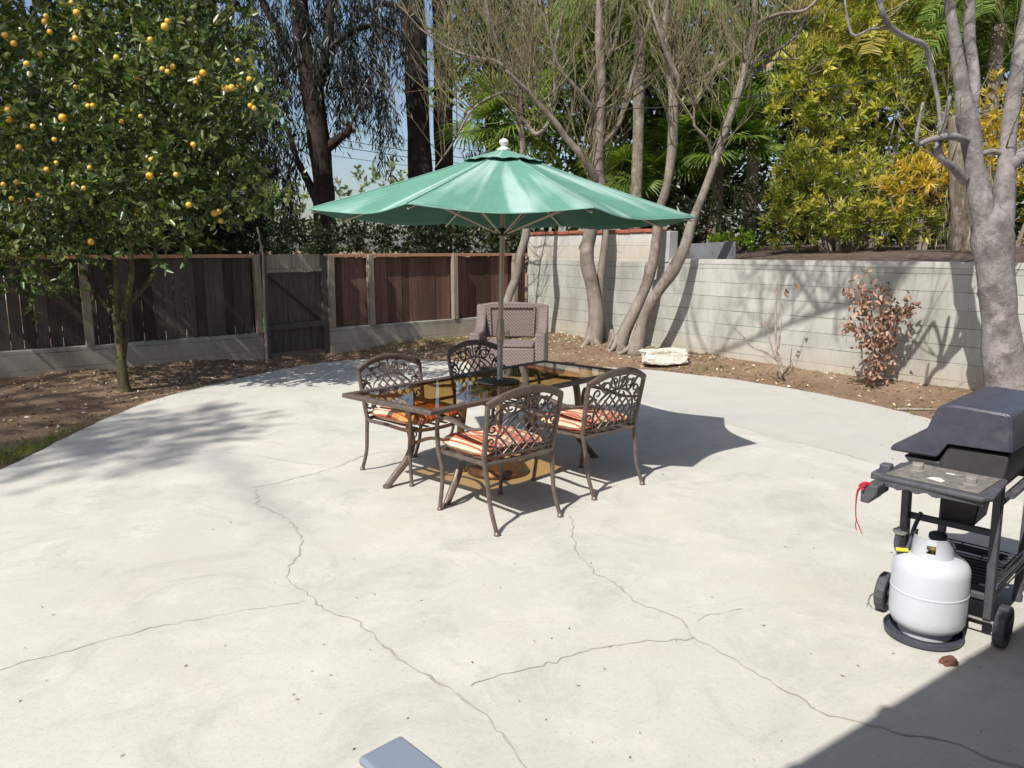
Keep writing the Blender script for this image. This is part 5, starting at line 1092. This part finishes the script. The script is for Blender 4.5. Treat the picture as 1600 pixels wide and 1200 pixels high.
# canopy of a tree outside the left of the frame, whose soft shade falls on the dirt and slab edge
random.seed(77)
def shade_tree(name, B, label, ells, mat, L_, W_, dens, group=None):
    t = thing(name, B, 0, label, 'tree', group); B = Vector(B); w = MB(); hz = max(e[2] for e in ells)
    bumpy(w, [(0, 0, -.1), (.05, .05, 1.4), (.1, -.05, 2.6), (.0, 0, hz * .8)], [.2, .16, .14, .08], 12); w.build('trunk', M['palebark'], t, smooth='all')
    P, D, Rr, A, Bb = sprigs([(e[0] - B.x, e[1] - B.y, e[2], e[3], e[3], e[4]) for e in ells], 9, dens, .35, .15); leaves('foliage', P, D, L_, W_, mat, t, rnd=Rr)
    w = MB(); twigs_mesh(w, A, Bb, .008)
    for e in ells: w.tube([(0, 0, hz * .45), ((e[0] - B.x) * .5, (e[1] - B.y) * .5, e[2] * .8), (e[0] - B.x, e[1] - B.y, e[2])], [.08, .05, .02], n=6, smooth=3)
    w.build('branches', M['palebark'], t)
SH = [(at(335, 662), .45, .35), (at(300, 650), .5, .3), (at(250, 690), .6, .4), (at(170, 712), .55, .4), (at(120, 690), .6, .5), (at(60, 660), .8, .5), (at(0, 700), .8, .5), (at(-60, 640), 1.2, .7), (at(20, 610), .7, .4), (at(-200, 600), 1.5, .8), (K + FD * 3.9 + Vector((0, 0, 0)), .55, .45), (K + FD * 5.0, .6, .5), (K + FD * 6.2, .6, .5), (K + FD * 7.6, .6, .4), (K + FD * 9.4, .9, .6), (at(420, 580), .5, .3), (at(500, 570), .35, .25)]
shade_tree('leafy_tree', (-11.5, -3.6, .0), 'tall leafy tree left of and behind the camera, casting soft shade on dirt and slab', [(p.x - .5 * z_, p.y - .724 * z_, z_, r1, r2) for (p, r1, r2), z_ in zip(SH, (13, 13.6, 13.2, 14, 12.8, 13.5, 14.2, 13, 12.6, 13.4, 10.5, 11.2, 12, 11.6, 12.4, 12, 11))], M['back'], .13, .06, 46)

# neighbour's house glimpsed behind the orange tree
hs = thing('neighbour_house', (-17.5, 25, 0), R(-20), 'pale stucco house with a dull red roof, glimpsed through the orange tree', 'house')
w = MB(); w.box((0, 2.5, 1.6), (8, 5, 3.2)); w.build('wall', M['stucco'], hs)
w = MB(); w.prism([(-3.0, 3.1), (3.0, 3.1), (0, 4.6)], 'x', -4.4, 4.4); w.v = [(x, y + 2.5, z) for x, y, z in w.v]; w.build('roof', M['rooftile'], hs)
w = MB(); w.box((1.0, -.02, 1.9), (1.5, .1, 1.1)); wi = w.build('window', M['white'], hs); w = MB(); w.box((1.0, -.075, 1.9), (1.34, .03, .94)); w.build('pane', M['slab'], wi)

# power lines and cables
def cable(pts, r, label, name='power_line', cat='cable', group=None):
    w = MB(); w.tube([tuple(p) for p in pts], r, n=5, smooth=6); tag(w.build(name, M['darkmetal']), label, cat, group)
for i, (ya, yb, lb) in enumerate([(180, 252, 'highest of the thin power lines crossing the sky gap behind the trunks'), (202, 262, 'second power line from the top in the sky gap behind the trunks'), (214, 270, 'third power line from the top in the sky gap behind the trunks'), (232, 278, 'lowest power line in the sky gap behind the trunks')]):
    cable([atY(440, ya, 46), atY(640, (ya + yb) / 2 + 4, 45), atY(860, yb, 44)], .022 if i in (1, 2) else .016, lb, group='power lines in the sky gap')
cable([atY(640, 120, 16), atY(930, 168, 12.5), atY(1200, 148, 11), atY(1500, 108, 10), atY(1720, 84, 9.5)], .008, 'thin dark cable strung across the yard from tree to tree at the right', 'overhead_cable')

# ------------------------------------------------------------ grass, litter
def scatter(n, f):
    out = []
    while len(out) < n:
        p = f()
        if p is not None: out.append(p)
    return out
def on(p): return (p[0], p[1], H1(p[0], p[1]))
def hts(P): P = rows(P); z = hgt(P[:, 0], P[:, 1]); return P, z
random.seed(5)
P = []
for cx, cy, sx_, sy_, n_ in [(*at(660, 548)[:2], .7, .35, 1500), (*at(560, 545)[:2], .3, .3, 260), (*at(90, 690)[:2], .12, .45, 1100), (*at(20, 715)[:2], .25, .3, 900), (*at(1420, 596)[:2], .42, .12, 650), (*at(1500, 600)[:2], .25, .12, 250), (*at(1120, 580)[:2], .2, .15, 160), (*at(1390, 640)[:2], .15, .12, 130), (*at(880, 545)[:2], .6, .3, 350), (*at(1250, 590)[:2], .6, .2, 200)]:
    P += [(random.gauss(cx, sx_), random.gauss(cy, sy_)) for _ in range(n_)]
Pn, z = hts(P); d = sdist(Pn[:, 0], Pn[:, 1]); kz = d > .03; Pn, z = Pn[kz], z[kz]
P3 = np.column_stack([Pn, z - .005]); tag(leaves('grass', P3, np.column_stack([RNG.normal(0, .45, (len(P3), 2)), np.ones(len(P3))]), .065, .006, M['grass']), kind='stuff')
P = [(random.uniform(-9, 6), random.uniform(5.5, 15.0)) for _ in range(11000)]
for cx, cy, s_, n_ in [(*at(880, 525, .1)[:2], .9, 800), (*at(1070, 560, .1)[:2], .5, 300), (*at(640, 545, .1)[:2], .6, 300), (-4.3, 9.8, 1.0, 900)]: P += [(random.gauss(cx, s_), random.gauss(cy, s_)) for _ in range(n_)]
Pn, z = hts(P); d = sdist(Pn[:, 0], Pn[:, 1]); kz = d > .02; Pn, z = Pn[kz], z[kz]; dd = RNG.normal(0, 1, (len(Pn), 3)); dd[:, 2] *= .25
o = leaves('leaf_litter', np.column_stack([Pn, z + .008]), dd, .055, .022, M['litter'], cup=.3); tag(o, kind='stuff')
P = [];
for _ in range(150):
    x_, y_ = random.uniform(0, 1600), 560 + 640 * random.random() ** 1.6; p = at(x_, y_); P.append((p.x, p.y))
for _ in range(260): p = at(random.uniform(400, 560), random.uniform(560, 600)); P.append((p.x, p.y))
for _ in range(700):
    a = EDn[random.randint(20, len(EDn) - 20)]; P.append((a[0] + random.gauss(0, .14), a[1] + random.gauss(0, .14)))
Pn = rows(P); d = sdist(Pn[:, 0], Pn[:, 1]); Pn = Pn[d < -.02]; dd = RNG.normal(0, 1, (len(Pn), 3)); dd[:, 2] = np.abs(dd[:, 2]) * .12
o = leaves('patio_debris', np.column_stack([Pn, np.full(len(Pn), .004)]), dd, .02, .007, M['litter'], cup=.3, rnd=RNG.random(len(Pn)) * .9); tag(o, kind='stuff')
# small stones on the dirt
random.seed(9)
sm = MB()
for _ in range(260):
    x_, y_ = random.uniform(-7, 5), random.uniform(7, 14.5)
    if float(sdist(np.array(x_), np.array(y_))) < .05: continue
    r0 = random.uniform(.008, .028); zc = H1(x_, y_); vs = []
    for k in range(6):
        a = k * 1.047; vs.append((x_ + r0 * math.cos(a) * random.uniform(.7, 1.2), y_ + r0 * math.sin(a) * random.uniform(.7, 1.2), zc - .003))
    top = (x_, y_, zc + r0 * .7); sm.add(vs + [top], [(k, (k + 1) % 6, 6) for k in range(6)])
tag(sm.build('gravel', M['rock'], smooth='all'), kind='stuff')
# chips of broken root / sticks near the kerb wall
w = MB()
for a_, b_ in (((610, 545), (665, 538)), ((545, 548), (588, 552)), ((1152, 532), (1290, 553)), ((1400, 618), (1470, 622))):
    p, q = at(*a_, .15), at(*b_, .15); p.z = H1(p.x, p.y) + .012; q.z = H1(q.x, q.y) + .012; m_ = (p + q) / 2; m_.z = H1(m_.x, m_.y) + .02; w.tube([p, m_, q], [.012, .01, .006], n=5)
tag(w.build('fallen_sticks', M['deadwood'], smooth=True), kind='stuff')

# ------------------------------------------------------------ the house whose tiled eave shades the near right corner
A_ = Vector((-.40, .28)); D_ = Vector((1.12, .78)).normalized(); he = thing('house', (A_.x, A_.y, 0), math.atan2(D_.y, D_.x), 'house behind the camera whose tiled eave shades the lower right corner', 'house')
w = MB(); w.box((1.5, -2.3, 2.86), (14, 4.6, .12)); w.build('roof', M['rooftile'], he)
w = MB()
for i in range(46): w.tube([(-5.4 + i * .305 + random.uniform(-.03, .03), random.uniform(-.03, .012), 2.945), (-5.4 + i * .305, -4.5, 3.3)], .04, n=10)
w.build('roof_tiles', M['rooftile'], he, smooth=True)
w = MB(); w.box((1.5, -2.4, 1.4), (14, .2, 2.8)); w.build('wall', M['stucco'], he)
